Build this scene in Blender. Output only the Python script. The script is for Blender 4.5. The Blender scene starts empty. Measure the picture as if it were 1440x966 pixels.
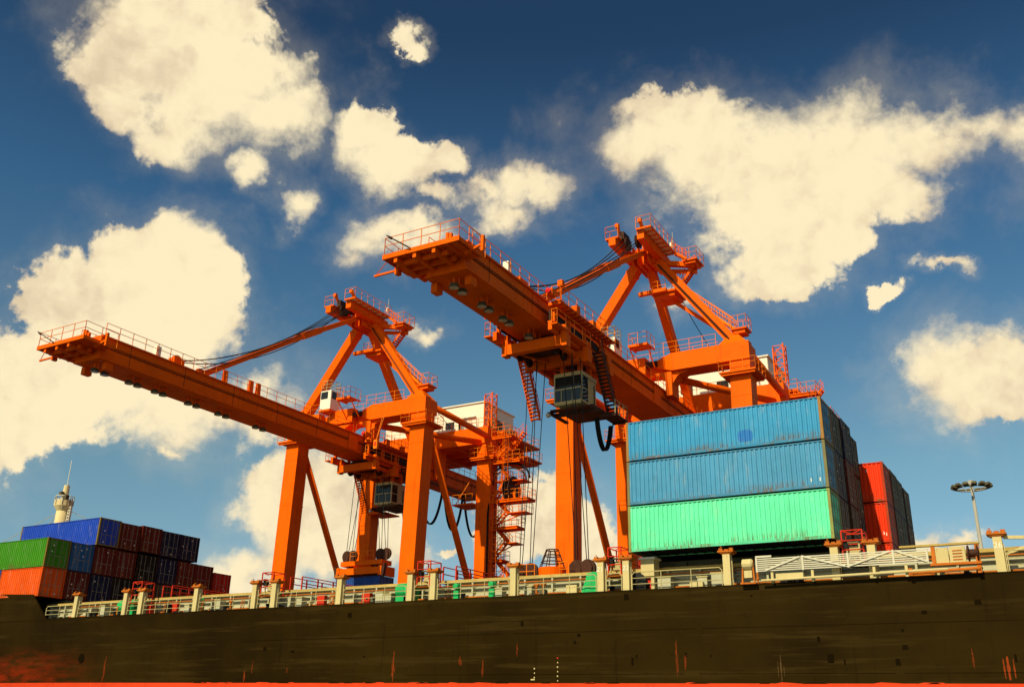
import bpy, math, random
from mathutils import Vector, Matrix, noise as mnoise
random.seed(7)
R = math.radians
scene = bpy.context.scene
COL = scene.collection

# ------------------------------------------------------------------ camera
cd = bpy.data.cameras.new("camera")
cam = bpy.data.objects.new("camera", cd); COL.objects.link(cam)
pitch, roll, yaw = R(21.31), R(1.12), R(30.49)
F = Vector((-math.sin(yaw)*math.cos(pitch), math.cos(yaw)*math.cos(pitch), math.sin(pitch)))
RT = Vector((math.cos(yaw), math.sin(yaw), 0)); UP = RT.cross(F)
RR = math.cos(roll)*RT + math.sin(roll)*UP; UU = -math.sin(roll)*RT + math.cos(roll)*UP
cam.matrix_world = Matrix(((RR.x, UU.x, -F.x, 0), (RR.y, UU.y, -F.y, 0), (RR.z, UU.z, -F.z, 0), (0, 0, 0, 1)))
cd.sensor_width = 36.0; cd.lens = 36.0*1338.42/1440; cd.clip_start = .5; cd.clip_end = 60000
scene.camera = cam

# ------------------------------------------------------------------ sun, sky, exposure
SUN = Vector((-0.10, -1.0, 0.74)).normalized()
sl = bpy.data.lights.new("sun", 'SUN'); sl.energy = 5.0; sl.angle = R(.53); sl.color = (1.0, .88, .55)
so = bpy.data.objects.new("sun", sl); COL.objects.link(so)
so.rotation_euler = (-SUN).to_track_quat('-Z', 'Y').to_euler(); so.location = SUN*200
vs = scene.view_settings
vs.view_transform = 'Standard'; vs.look = 'None'; vs.gamma = 1; vs.exposure = 0; vs.use_curve_mapping = False

world = bpy.data.worlds.new("World"); scene.world = world; world.use_nodes = True
nt = world.node_tree; nt.nodes.clear()
def N(t, tree=None, **kw):
    n = (tree or nt).nodes.new(t)
    for k, v in kw.items(): setattr(n, k, v)
    return n
def LK(a, b, tree=None): (tree or nt).links.new(a, b)
def M(op, a, b=None, c=None, tree=None, clamp=False):
    n = N('ShaderNodeMath', tree, operation=op); n.use_clamp = clamp
    for i, v in enumerate((a, b, c)):
        if v is None: continue
        if isinstance(v, (int, float)): n.inputs[i].default_value = v
        else: LK(v, n.inputs[i], tree)
    return n.outputs[0]
def MIX(fac, a, b, tree=None, mode='MIX'):
    n = N('ShaderNodeMix', tree, data_type='RGBA', blend_type=mode)
    for s, v in ((0, fac), (6, a), (7, b)):
        if isinstance(v, (int, float)): n.inputs[s].default_value = v
        elif isinstance(v, tuple): n.inputs[s].default_value = (v + (1,))[:4]
        else: LK(v, n.inputs[s], tree)
    return n.outputs[2]
def SMOOTH(v, a, b, tree=None):
    n = N('ShaderNodeMapRange', tree, interpolation_type='SMOOTHSTEP')
    LK(v, n.inputs[0], tree); n.inputs[1].default_value = a; n.inputs[2].default_value = b
    return n.outputs[0]
def NOISE(vec, scale, detail=4, rough=.55, dist=0, tree=None):
    n = N('ShaderNodeTexNoise', tree); n.inputs['Scale'].default_value = scale
    n.inputs['Detail'].default_value = detail; n.inputs['Roughness'].default_value = rough
    n.inputs['Distortion'].default_value = dist
    if vec is not None: LK(vec, n.inputs['Vector'], tree)
    return n

sky = N('ShaderNodeTexSky', sky_type='NISHITA'); sky.sun_disc = False
sky.sun_elevation = math.asin(SUN.z); sky.sun_rotation = math.atan2(SUN.x, SUN.y)
sky.altitude = 0; sky.air_density = 1.0; sky.dust_density = .6; sky.ozone_density = 2.0
# cumulus clouds: (azimuth, elevation, half width, half height, tilt) in degrees
CLOUDS = [(-54.0, 35.7, 5.1, 2.8, 12), (-50.0, 34.6, 3.9, 2.3, 10), (-46.3, 33.2, 2.8, 1.4, 8), (-53.5, 30.9, 1.9, 1.4, 12), (-57.2, 33.4, 2.2, 1.9, 14), (-52.2, 38.2, 2.8, 1.5, 12), (-51.5, 32.5, 4.2, 1.9, 11), (-48.1, 30.0, 1.3, 0.8, 9), (-45.2, 28.5, 1.4, 1.1, 7), (-40.7, 33.3, 1.6, 2.1, 6), (-39.3, 31.4, 2.5, 2.0, 5), (-35.1, 32.5, 1.8, 1.1, 3), (-36.5, 29.9, 1.9, 0.9, 4), (-30.0, 30.9, 3.3, 1.2, 1), (-31.6, 29.4, 2.0, 1.0, 1), (-40.1, 26.9, 2.0, 1.3, 5), (-36.9, 28.1, 2.1, 0.8, 4), (-19.8, 33.6, 4.6, 1.8, -4), (-13.3, 31.7, 5.3, 2.6, -7), (-7.9, 31.4, 5.2, 2.3, -9), (-3.3, 30.9, 4.1, 1.8, -12), (1.2, 30.3, 3.0, 1.8, -14), (-12.8, 28.2, 6.0, 2.5, -6), (-13.7, 25.3, 2.7, 1.7, -6), (-7.1, 28.4, 4.0, 2.0, -9), (-22.1, 33.1, 2.4, 1.5, -3), (-52.4, 22.9, 4.3, 2.7, 9), (-57.1, 21.2, 2.3, 1.9, 11), (-50.2, 23.2, 2.5, 2.4, 8), (-54.8, 18.1, 6.1, 3.0, 9), (-49.4, 16.3, 4.4, 2.2, 6), (-58.0, 14.4, 3.0, 2.4, 8), (-59.9, 17.6, 1.4, 1.3, 10), (-45.7, 15.1, 2.5, 1.1, 5), (-51.0, 14.2, 0.9, 0.7, 6), (-36.4, 22.2, 1.7, 0.8, 3), (-20.8, 23.5, 1.5, 0.9, -3), (-7.1, 22.7, 1.0, 0.4, -8), (-3.6, 23.5, 1.7, 0.5, -9), (-3.4, 17.6, 3.1, 2.4, -7), (-0.5, 17.8, 2.4, 2.2, -8), (-1.3, 15.8, 2.4, 1.1, -7), (-44.1, 11.9, 2.2, 1.7, 4), (-42.2, 11.4, 2.6, 2.2, 3), (-40.3, 9.1, 3.5, 2.0, 3), (-45.6, 7.2, 2.5, 1.6, 3), (-28.8, 10.3, 3.2, 2.3, 1), (-25.6, 9.7, 1.9, 1.7, 0), (-34.4, 9.1, 0.9, 0.3, 2), (-6.6, 9.4, 1.6, 0.9, -3), (-4.7, 8.8, 1.6, 0.6, -3), (-38.6, 38.2, 1.3, 0.45, 5), (-16.6, 31.6, 3.6, 2.6, -5), (-10.5, 29.6, 5.2, 2.6, -7), (-53.0, 20.5, 4.6, 2.6, 9), (-47.6, 33.0, 3.0, 1.6, 8), (-38.0, 32.0, 2.4, 1.3, 5), (-0.5, 30.6, 3.6, 1.6, -12), (-38.4, 27.6, 2.6, 1.0, 5), (-33.2, 30.4, 2.2, .9, 2)]
tc = N('ShaderNodeTexCoord'); gen = tc.outputs['Generated']
sep = N('ShaderNodeSeparateXYZ'); LK(gen, sep.inputs[0])
az = M('MULTIPLY', M('ARCTAN2', sep.outputs[0], sep.outputs[1]), 180/math.pi)
el = M('MULTIPLY', M('ARCSINE', sep.outputs[2]), 180/math.pi)
warp = NOISE(gen, 11, 6, .6)
ws = N('ShaderNodeSeparateColor'); LK(warp.outputs['Color'], ws.inputs[0])
azw = M('ADD', az, M('MULTIPLY', M('SUBTRACT', ws.outputs[0], .5), 7.5))
elw = M('ADD', el, M('MULTIPLY', M('SUBTRACT', ws.outputs[1], .5), 6.0))
cmb = N('ShaderNodeCombineXYZ'); LK(azw, cmb.inputs[0]); LK(elw, cmb.inputs[1])
field = None
for (a, e, w, h, t) in CLOUDS:
    mp = N('ShaderNodeMapping', vector_type='TEXTURE')
    mp.inputs['Location'].default_value = (a, e, 0); mp.inputs['Rotation'].default_value = (0, 0, R(t)); mp.inputs['Scale'].default_value = (w*1.10, h*1.10, 1)
    LK(cmb.outputs[0], mp.inputs['Vector'])
    ln = N('ShaderNodeVectorMath', operation='LENGTH'); LK(mp.outputs[0], ln.inputs[0])
    v = M('SUBTRACT', .74 if h < 1.0 or (a, e) in ((-40.1, 26.9), (-20.8, 23.5)) else 1.0, ln.outputs['Value'])
    field = v if field is None else M('SMOOTH_MAX', field, v, .25)
# the same kind of broken cumulus goes on round the rest of the sky
far = NOISE(gen, 3.2, 3, .5)
farf = M('MULTIPLY', M('SUBTRACT', far.outputs['Fac'], .60), 5.0)
away = SMOOTH(M('ABSOLUTE', M('ADD', az, 29.0)), 36, 44)
high = SMOOTH(el, 42, 48)
field = M('MAXIMUM', field, M('SUBTRACT', farf, M('MULTIPLY', M('SUBTRACT', 1.0, M('MAXIMUM', away, high)), 6.0)))
wv = N('ShaderNodeVectorMath', operation='MULTIPLY_ADD'); LK(NOISE(gen, 26, 5, .6).outputs['Color'], wv.inputs[0]); wv.inputs[1].default_value = (.035, .035, .035); LK(gen, wv.inputs[2])
fb = NOISE(gen, 10, 9, .60, .3)
def PUFF(vec, scale, detail):
    n = N('ShaderNodeTexVoronoi'); n.inputs['Scale'].default_value = scale; n.inputs['Detail'].default_value = detail; n.inputs['Roughness'].default_value = .6; n.inputs['Lacunarity'].default_value = 2.2; n.normalize = True
    LK(vec, n.inputs['Vector']); return n.outputs['Distance']
puff = M('SUBTRACT', .36, PUFF(wv.outputs[0], 15, 3.0))
val = M('ADD', M('ADD', M('MULTIPLY', field, 1.25), M('MULTIPLY', M('SUBTRACT', fb.outputs['Fac'], .46), 2.8)), M('MULTIPLY', puff, 1.7))
softn = NOISE(gen, 5.0, 2, .5)
wid = M('ADD', .30, M('MULTIPLY', SMOOTH(softn.outputs['Fac'], .36, .64), 1.15))
alpha = SMOOTH(M('DIVIDE', M('ADD', val, .20), wid), 0.0, 1.0)
haze_veil = M('MULTIPLY', SMOOTH(M('ADD', field, M('MULTIPLY', M('SUBTRACT', fb.outputs['Fac'], .5), 3.4)), -1.1, .8), .20)
alpha = M('MAXIMUM', alpha, haze_veil)
alpha = M('MULTIPLY', alpha, SMOOTH(el, 0, 3))
# sunlit side and shaded side of each billow: density towards the light compared with density here
off = N('ShaderNodeVectorMath', operation='ADD'); LK(wv.outputs[0], off.inputs[0]); off.inputs[1].default_value = (-.010, -.004, .016)
puffo = M('SUBTRACT', .36, PUFF(off.outputs[0], 15, 2.0))
rim = M('SUBTRACT', puff, puffo)
shade = NOISE(gen, 6, 2.5, .5, .2)
shv = SMOOTH(M('ADD', M('ADD', M('MULTIPLY', shade.outputs['Fac'], .9), M('MULTIPLY', M('MINIMUM', val, 1.6), .10)), M('MULTIPLY', rim, 1.1)), .12, .66)
cloudcol = MIX(shv, (.72, .57, .38), (1.0, .85, .55))
# sky colour: Nishita, deepened towards the zenith side as through a polariser
hs = N('ShaderNodeHueSaturation'); hs.inputs['Saturation'].default_value = 1.05; hs.inputs['Value'].default_value = 1.0
LK(sky.outputs[0], hs.inputs['Color'])
SKY_S = .1
cl = N('ShaderNodeVectorMath', operation='SCALE'); LK(cloudcol, cl.inputs[0]); cl.inputs['Scale'].default_value = 1/SKY_S
rp = N('ShaderNodeValToRGB'); LK(M('DIVIDE', el, 90.0), rp.inputs[0])
els = rp.color_ramp.elements; els[0].position = .06; els[0].color = (.74, .86, .86, 1); els[1].position = .58; els[1].color = (.20, .34, .40, 1)
for ps, cc in ((.15, (.78, .97, .83)), (.31, (.40, .70, .78)), (.43, (.23, .38, .46))):
    e_ = els.new(ps); e_.color = cc + (1,)
skyc = MIX(1.0, hs.outputs[0], rp.outputs[0], mode='MULTIPLY')
wc = MIX(alpha, skyc, cl.outputs[0])
bg = N('ShaderNodeBackground'); LK(wc, bg.inputs[0]); bg.inputs[1].default_value = SKY_S
wo = N('ShaderNodeOutputWorld'); LK(bg.outputs[0], wo.inputs[0])

# ------------------------------------------------------------------ materials
MATS = {}
def new_mat(name):
    m = bpy.data.materials.new(name); m.use_nodes = True
    t = m.node_tree; b = t.nodes['Principled BSDF']
    MATS[name] = m
    return m, t, b
def paint(name, col, rough=.5, var=.25, rust=0.0, rustcol=(.28, .09, .02), dirt=.25, dirtcol=None, scale=1.0, metal=0, spec=.12, bump=.15, streak=.3, objcol=False, low=False):
    """weathered paint: tone patches, vertical grime streaks, rust blooms"""
    m, t, b = new_mat(name)
    tc = N('ShaderNodeTexCoord', t); oi = N('ShaderNodeObjectInfo', t)
    off = N('ShaderNodeVectorMath', t, operation='ADD'); LK(tc.outputs['Object'], off.inputs[0], t)
    rv = N('ShaderNodeCombineXYZ', t)
    for i in range(3): LK(M('MULTIPLY', oi.outputs['Random'], 37.0+i*11, tree=t), rv.inputs[i], t)
    LK(rv.outputs[0], off.inputs[1], t)
    p = off.outputs[0]
    base = oi.outputs['Color'] if objcol else col
    n1 = NOISE(p, .55*scale, 5, .6, tree=t)
    n2 = NOISE(p, 3.2*scale, 6, .65, tree=t)
    tone = M('ADD', M('MULTIPLY', SMOOTH(n1.outputs['Fac'], .3, .7, t), .6, tree=t), M('MULTIPLY', n2.outputs['Fac'], .4, tree=t), tree=t)
    dk = MIX(1.0, base, (1-var, 1-var, 1-var), t, 'MULTIPLY')
    c = MIX(tone, dk, base, t)
    # streaks running down
    mp = N('ShaderNodeMapping', t); mp.inputs['Scale'].default_value = (3.5*scale, 3.5*scale, .22*scale); LK(p, mp.inputs[0], t)
    n3 = NOISE(mp.outputs[0], 1.0, 5, .6, tree=t)
    c = MIX(M('MULTIPLY', SMOOTH(n3.outputs['Fac'], .52, .8, t), streak, tree=t), c, MIX(1.0, base, dirtcol or (.35, .3, .22), t, 'MULTIPLY'), t)
    if dirt:
        n4 = NOISE(p, 1.4*scale, 8, .7, tree=t)
        c = MIX(M('MULTIPLY', SMOOTH(n4.outputs['Fac'], .55, .8, t), dirt, tree=t), c, MIX(1.0, base, dirtcol or (.4, .33, .22), t, 'MULTIPLY'), t)
    if rust:
        n5 = NOISE(mp.outputs[0], 2.4, 8, .72, tree=t); n6 = NOISE(p, 5*scale, 6, .7, tree=t)
        rm = SMOOTH(M('ADD', M('MULTIPLY', n5.outputs['Fac'], .5, tree=t), M('MULTIPLY', n6.outputs['Fac'], .5, tree=t), tree=t), .66-rust*.22, .74-rust*.18, t)
        c = MIX(rm, c, rustcol, t)
    if low:
        sz = N('ShaderNodeSeparateXYZ', t); LK(tc.outputs['Object'], sz.inputs[0], t)
        mq = N('ShaderNodeMapping', t); mq.inputs['Scale'].default_value = (7, 7, .9); LK(p, mq.inputs[0], t)
        n7 = NOISE(mq.outputs[0], 1.0, 6, .65, tree=t); n8 = NOISE(p, .5, 3, .5, tree=t)
        lowm = M('SUBTRACT', 1.0, SMOOTH(sz.outputs[2], .12, .75, t), tree=t)
        gm = M('MULTIPLY', lowm, SMOOTH(M('ADD', n7.outputs['Fac'], M('MULTIPLY', M('SUBTRACT', n8.outputs['Fac'], .5, tree=t), .6, tree=t), tree=t), .46, .68, t), tree=t)
        c = MIX(M('MULTIPLY', gm, .75, tree=t), c, (.14, .075, .02), t)
        mf = N('ShaderNodeMapping', t); mf.inputs['Scale'].default_value = (2.2, 2.2, .5); LK(p, mf.inputs[0], t)
        n9 = NOISE(mf.outputs[0], 1.0, 7, .7, tree=t)
        c = MIX(M('MULTIPLY', SMOOTH(n9.outputs['Fac'], .52, .72, t), .35, tree=t), c, MIX(.55, c, (.55, .52, .42), t), t)
    LK(c, b.inputs['Base Color'], t)
    rg = M('ADD', rough-.1, M('MULTIPLY', n2.outputs['Fac'], .25, tree=t), tree=t); LK(rg, b.inputs['Roughness'], t)
    b.inputs['Metallic'].default_value = metal; b.inputs['Specular IOR Level'].default_value = spec
    if bump:
        bp = N('ShaderNodeBump', t); bp.inputs['Strength'].default_value = bump; bp.inputs['Distance'].default_value = .02
        LK(n2.outputs['Fac'], bp.inputs['Height'], t); LK(bp.outputs[0], b.inputs['Normal'], t)
    return m
ORG = paint('crane_orange', (.92, .130, .001), .5, .22, .26, (.20, .035, .003), .5, (.42, .2, .1), .7, spec=.04, streak=.45)
RAILO = paint('handrail_orange', (.92, .22, .012), .5, .2, .1, (.3, .08, .01), .2, spec=.05)
DKR = paint('dark_machinery', (.075, .028, .016), .6, .5, .5, (.2, .06, .015), .4)
BLK = paint('black_rubber', (.012, .012, .013), .55, .3, 0, dirt=.2)
ROPE = paint('wire_rope', (.02, .019, .018), .5, .3, 0, dirt=.1)
STEEL = paint('galvanised_steel', (.42, .40, .35), .5, .3, .3)
MASTC = paint('mast_cream', (.72, .58, .32), .55, .15, .2, (.35, .16, .05), .25)
BEIGE = paint('cab_beige', (.66, .48, .22), .6, .2, .2, (.3, .14, .04), .4)
WHT = paint('white_cladding', (.82, .78, .66), .5, .08, .05, (.4, .22, .08), .12, (.7, .6, .45))
GRT = paint('deck_grating', (.80, .72, .50), .7, .2, .1)
CONT = paint('container_paint', (1, 1, 1), .5, .22, .30, (.17, .065, .018), .5, (.45, .4, .33), 1.0, streak=.4, objcol=True, low=True)
CFRM = paint('container_frame_paint', (1, 1, 1), .55, .35, .62, (.26, .085, .018), .5, (.4, .35, .28), 1.4, objcol=True)
LOCK = paint('lock_rod_zinc', (.30, .26, .18), .45, .35, .3)
CREAM = paint('deck_cream', (.62, .51, .25), .55, .2, .42, (.42, .17, .03), .3, (.5, .4, .25))
RUSTT = paint('rusty_fitting', (.62, .17, .02), .75, .5, .75, (.34, .09, .015), .4)
LEDGE = paint('rusty_ledge', (.56, .40, .12), .65, .35, .62, (.40, .15, .025), .4)
COAM = paint('coaming_paint', (.50, .48, .33), .6, .25, .2, (.35, .16, .04), .4, (.55, .5, .4))
HATCH = paint('hatch_paint', (.12, .12, .075), .65, .3, .3, (.2, .09, .03), .4)
RAILW = paint('white_rail_paint', (.50, .42, .20), .5, .2, .35, (.4, .17, .04), .2)
REDP = paint('red_safety_paint', (.62, .035, .012), .5, .25, .15)
GRN = paint('green_machinery_paint', (.02, .46, .13), .5, .3, .1, dirt=.3)
GANG = paint('gangway_aluminium', (.64, .60, .48), .4, .15, .15, (.4, .2, .06), .2)
BOOT = paint('boot_topping_red', (.74, .055, .012), .6, .25, .12, (.2, .03, .01), .3)
RSTN = paint('rust_stain', (.34, .045, .006), .8, .5, .5, (.25, .05, .01), .4, scale=2)
DKST = paint('touch_up_paint', (.0085, .0045, .0004), .6, .3, 0, dirt=.2, spec=.02)
HULS = paint('scraped_plating', (.10, .05, .014), .7, .4, .3, (.2, .05, .01), .3, scale=2)
CONC = paint('quay_asphalt', (.07, .062, .05), .85, .3, 0, dirt=.5, scale=.3)
SILL = paint('crane_lamp_shell', (.11, .09, .05), .5, .3, .2)
GLS, t, b = new_mat('window_glass'); b.inputs['Base Color'].default_value = (.02, .022, .02, 1); b.inputs['Roughness'].default_value = .08; b.inputs['Specular IOR Level'].default_value = .35
LENS, t, b = new_mat('lamp_lens'); b.inputs['Base Color'].default_value = (.5, .45, .33, 1); b.inputs['Roughness'].default_value = .15
RLMP, t, b = new_mat('red_beacon_lens'); b.inputs['Base Color'].default_value = (.8, .01, .01, 1); b.inputs['Roughness'].default_value = .25

# hull paint: worn black-brown with plate seams, scrapes, pale salt bloom and rust
HUL, t, b = new_mat('hull_black_paint')
tc2 = N('ShaderNodeTexCoord', t); p = tc2.outputs['Object']
n1 = NOISE(p, .12, 6, .6, tree=t); n2 = NOISE(p, 1.5, 8, .68, tree=t)
mpx = N('ShaderNodeMapping', t); mpx.inputs['Scale'].default_value = (.12, .12, 2.2); LK(p, mpx.inputs[0], t)
n3 = NOISE(mpx.outputs[0], 1.0, 7, .65, tree=t)
mpz = N('ShaderNodeMapping', t); mpz.inputs['Scale'].default_value = (2.2, 2.2, .16); LK(p, mpz.inputs[0], t)
n4 = NOISE(mpz.outputs[0], 1.0, 7, .65, tree=t)
c = MIX(SMOOTH(n1.outputs['Fac'], .3, .7, t), (.012, .0060, .0003), (.024, .0132, .0010), t)
c = MIX(M('MULTIPLY', SMOOTH(n3.outputs['Fac'], .50, .66, t), .85, tree=t), c, (.034, .020, .0035), t)
c = MIX(M('MULTIPLY', SMOOTH(n4.outputs['Fac'], .56, .78, t), .6, tree=t), c, (.006, .0036, .0006), t)
c = MIX(M('MULTIPLY', SMOOTH(n2.outputs['Fac'], .54, .72, t), .45, tree=t), c, (.007, .0042, .0007), t)
mpr = N('ShaderNodeMapping', t); mpr.inputs['Scale'].default_value = (1.1, 1.1, .35); LK(p, mpr.inputs[0], t)
n5 = NOISE(mpr.outputs[0], 1.6, 9, .74, tree=t)
c = MIX(SMOOTH(n5.outputs['Fac'], .70, .76, t), c, (.22, .04, .012), t)
# red tone mottled into the bow plating colour, fading aft and upwards
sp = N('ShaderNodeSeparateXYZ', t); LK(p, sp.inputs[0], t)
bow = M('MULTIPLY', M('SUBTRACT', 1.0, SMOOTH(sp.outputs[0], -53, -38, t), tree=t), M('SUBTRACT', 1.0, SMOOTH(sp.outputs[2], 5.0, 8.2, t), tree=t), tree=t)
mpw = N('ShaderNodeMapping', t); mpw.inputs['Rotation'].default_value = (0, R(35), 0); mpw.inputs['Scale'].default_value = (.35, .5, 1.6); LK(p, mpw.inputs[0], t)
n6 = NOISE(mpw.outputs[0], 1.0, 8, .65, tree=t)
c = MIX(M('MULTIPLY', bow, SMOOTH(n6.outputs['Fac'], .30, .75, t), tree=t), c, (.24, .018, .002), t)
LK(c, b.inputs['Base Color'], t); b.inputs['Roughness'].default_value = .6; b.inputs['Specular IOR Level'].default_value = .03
bp = N('ShaderNodeBump', t); bp.inputs['Strength'].default_value = .35; bp.inputs['Distance'].default_value = .06
LK(M('ADD', n1.outputs['Fac'], M('MULTIPLY', n2.outputs['Fac'], .25, tree=t), tree=t), bp.inputs['Height'], t); LK(bp.outputs[0], b.inputs['Normal'], t)
# water
WAT, t, b = new_mat('harbour_water'); b.inputs['Base Color'].default_value = (.02, .045, .05, 1); b.inputs['Roughness'].default_value = .12
tc3 = N('ShaderNodeTexCoord', t); w1 = NOISE(tc3.outputs['Object'], .6, 6, .6, tree=t)
bp = N('ShaderNodeBump', t); bp.inputs['Strength'].default_value = .6; bp.inputs['Distance'].default_value = .3
LK(w1.outputs['Fac'], bp.inputs['Height'], t); LK(bp.outputs[0], b.inputs['Normal'], t)

# ------------------------------------------------------------------ geometry helpers
def V(*a): return Vector(a)
class MB:
    def __init__(s): s.v = []; s.f = []
    def box(s, x0, x1, y0, y1, z0, z1):
        n = len(s.v)
        s.v += [V(x0, y0, z0), V(x1, y0, z0), V(x1, y1, z0), V(x0, y1, z0), V(x0, y0, z1), V(x1, y0, z1), V(x1, y1, z1), V(x0, y1, z1)]
        s.f += [(n, n+3, n+2, n+1), (n+4, n+5, n+6, n+7), (n, n+1, n+5, n+4), (n+1, n+2, n+6, n+5), (n+2, n+3, n+7, n+6), (n+3, n, n+4, n+7)]
        return s
    def beam(s, p, q, w, h, up=(0, 0, 1), w2=None, h2=None):
        p, q = V(*p), V(*q); d = (q-p).normalized(); u = V(*up)
        if abs(d.dot(u)) > .98: u = V(0, 1, 0)
        sd = d.cross(u).normalized(); u = sd.cross(d).normalized()
        n = len(s.v)
        for c, ww, hh in ((p, w, h), (q, w2 or w, h2 or h)):
            for a, b in ((-1, -1), (1, -1), (1, 1), (-1, 1)): s.v.append(c + sd*a*ww/2 + u*b*hh/2)
        s.f += [(n+3, n+2, n+1, n), (n+4, n+5, n+6, n+7)]
        for i in range(4): j = (i+1) % 4; s.f.append((n+i, n+j, n+4+j, n+4+i))
        return s
    def tube(s, p, q, r, k=8, r2=None, cap=True):
        p, q = V(*p), V(*q); d = (q-p).normalized(); u = V(0, 0, 1) if abs(d.z) < .9 else V(0, 1, 0)
        a = d.cross(u).normalized(); b2 = a.cross(d).normalized(); n = len(s.v)
        for c, rr in ((p, r), (q, r if r2 is None else r2)):
            for i in range(k): t = 2*math.pi*i/k; s.v.append(c + (a*math.cos(t)+b2*math.sin(t))*rr)
        for i in range(k): j = (i+1) % k; s.f.append((n+j, n+i, n+k+i, n+k+j))
        if cap: s.f += [tuple(range(n, n+k)), tuple(range(n+2*k-1, n+k-1, -1))]
        return s
    def path(s, pts, r, k=5):
        for a, b in zip(pts[:-1], pts[1:]): s.tube(a, b, r, k)
        return s
    def hull8(s, b, t):
        """two quads (lists of 4 points) joined into a solid"""
        n = len(s.v); s.v += [V(*q) for q in b] + [V(*q) for q in t]
        s.f += [(n+3, n+2, n+1, n), (n+4, n+5, n+6, n+7)]
        for i in range(4): j = (i+1) % 4; s.f.append((n+i, n+j, n+4+j, n+4+i))
        return s
    def prism(s, poly, y0, y1):
        """polygon in x,z extruded along y"""
        n = len(s.v); k = len(poly)
        s.v += [V(x, y0, z) for x, z in poly] + [V(x, y1, z) for x, z in poly]
        s.f += [tuple(range(n, n+k)), tuple(range(n+2*k-1, n+k-1, -1))]
        for i in range(k): j = (i+1) % k; s.f.append((n+j, n+i, n+k+i, n+k+j))
        return s
    def lathe(s, prof, c, k=14, axis='z'):
        n = len(s.v); c = V(*c)
        for r, z in prof:
            for i in range(k):
                t = 2*math.pi*i/k
                o = {'z': V(r*math.cos(t), r*math.sin(t), z), 'x': V(z, r*math.cos(t), r*math.sin(t)), 'y': V(r*math.sin(t), z, r*math.cos(t))}[axis]
                s.v.append(c+o)
        for a in range(len(prof)-1):
            for i in range(k): j = (i+1) % k; s.f.append((n+a*k+i, n+a*k+j, n+(a+1)*k+j, n+(a+1)*k+i))
        s.f += [tuple(range(n+k-1, n-1, -1)), tuple(range(n+(len(prof)-1)*k, n+len(prof)*k))]
        return s
    def mesh(s, name, mat, off=(0, 0, 0), smooth=False):
        o = V(*off); m = bpy.data.meshes.new(name)
        m.from_pydata([tuple(a-o) for a in s.v], [], s.f); m.materials.append(mat); m.update()
        if smooth: m.polygons.foreach_set('use_smooth', [True]*len(m.polygons))
        return m
def link(name, mesh, parent=None, loc=(0, 0, 0), color=None):
    o = bpy.data.objects.new(name, mesh); COL.objects.link(o); o.location = loc
    if parent: o.parent = parent
    if color: o.color = tuple(color)+(1,)
    return o
def tag(o, label, cat, group=None, kind=None):
    if label: o['label'] = label
    if cat: o['category'] = cat
    if group: o['group'] = group
    if kind: o['kind'] = kind
    return o
def copy_tree(o, parent=None):
    c = o.copy(); COL.objects.link(c); c.parent = parent
    for ch in list(o.children): copy_tree(ch, c)
    return c
class Thing:
    """an Empty at the thing's base; parts are given in scene coordinates and stored relative to it"""
    def __init__(s, name, loc, label, cat, group=None):
        s.root = link(name, None, None, loc); s.off = V(*loc); tag(s.root, label, cat, group)
    def part(s, name, mb, mat, parent=None, smooth=False, label=None):
        o = link(name, mb.mesh(name, mat, s.off, smooth), parent or s.root)
        if label: o['label'] = label
        return o
def railing(pts, h=1.1, step=1.5, r=.032, mids=(.55,), closed=False, ends=True):
    mb = MB(); pts = [V(*p) for p in pts]
    if closed: pts.append(pts[0])
    up = V(0, 0, 1)
    for a, b in zip(pts[:-1], pts[1:]):
        L = (b-a).length; n = max(1, round(L/step))
        for i in range(n+1):
            q = a.lerp(b, i/n); mb.tube(q, q+up*h, r, 5)
        for f in mids + (1.0,): mb.tube(a+up*h*f, b+up*h*f, r*.85, 5)
    return mb
def stairs(p, q, width, side, n=None, rails=True, solid=.06):
    """p low, q high; side = horizontal unit vector across the flight"""
    mb = MB(); p, q, sd = V(*p), V(*q), V(*side)
    n = n or max(3, int(abs(q.z-p.z)/.28))
    for k in (-1, 1): mb.beam(p+sd*k*width/2, q+sd*k*width/2, .05, .24)
    run = (q-p); run.z = 0; rd = run.normalized() if run.length > 1e-4 else V(0, 1, 0)
    for i in range(n):
        c = p.lerp(q, (i+.5)/n); mb.beam(c-sd*width/2, c+sd*width/2, .24, solid)
    if rails:
        for k in (-1, 1):
            a, b = p+sd*k*width/2, q+sd*k*width/2
            for h in (.5, 1.0): mb.tube(a+V(0, 0, h), b+V(0, 0, h), .03, 5)
            for i in range(5): c = a.lerp(b, i/4); mb.tube(c, c+V(0, 0, 1.0), .03, 5)
    return mb

# ------------------------------------------------------------------ setting: water, quay
WZ, QZ = -3.0, .5
o = link('water', MB().box(-8000, 8000, -6000, 80.9, WZ-6, WZ).mesh('water', WAT)); o['kind'] = 'structure'
o = link('quay', MB().box(-6000, 6000, 80.9, 12000, WZ-8, QZ).mesh('quay', CONC)); o['kind'] = 'structure'
for yy in (81.2, 96.0):
    o = link('crane_rail', MB().box(-400, 400, yy-.06, yy+.06, QZ, QZ+.14).mesh('crane_rail', DKR)); tag(o, 'steel crane rail along the quay under the %s crane legs' % ('seaward' if yy < 90 else 'landward'), 'rail')

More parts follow.
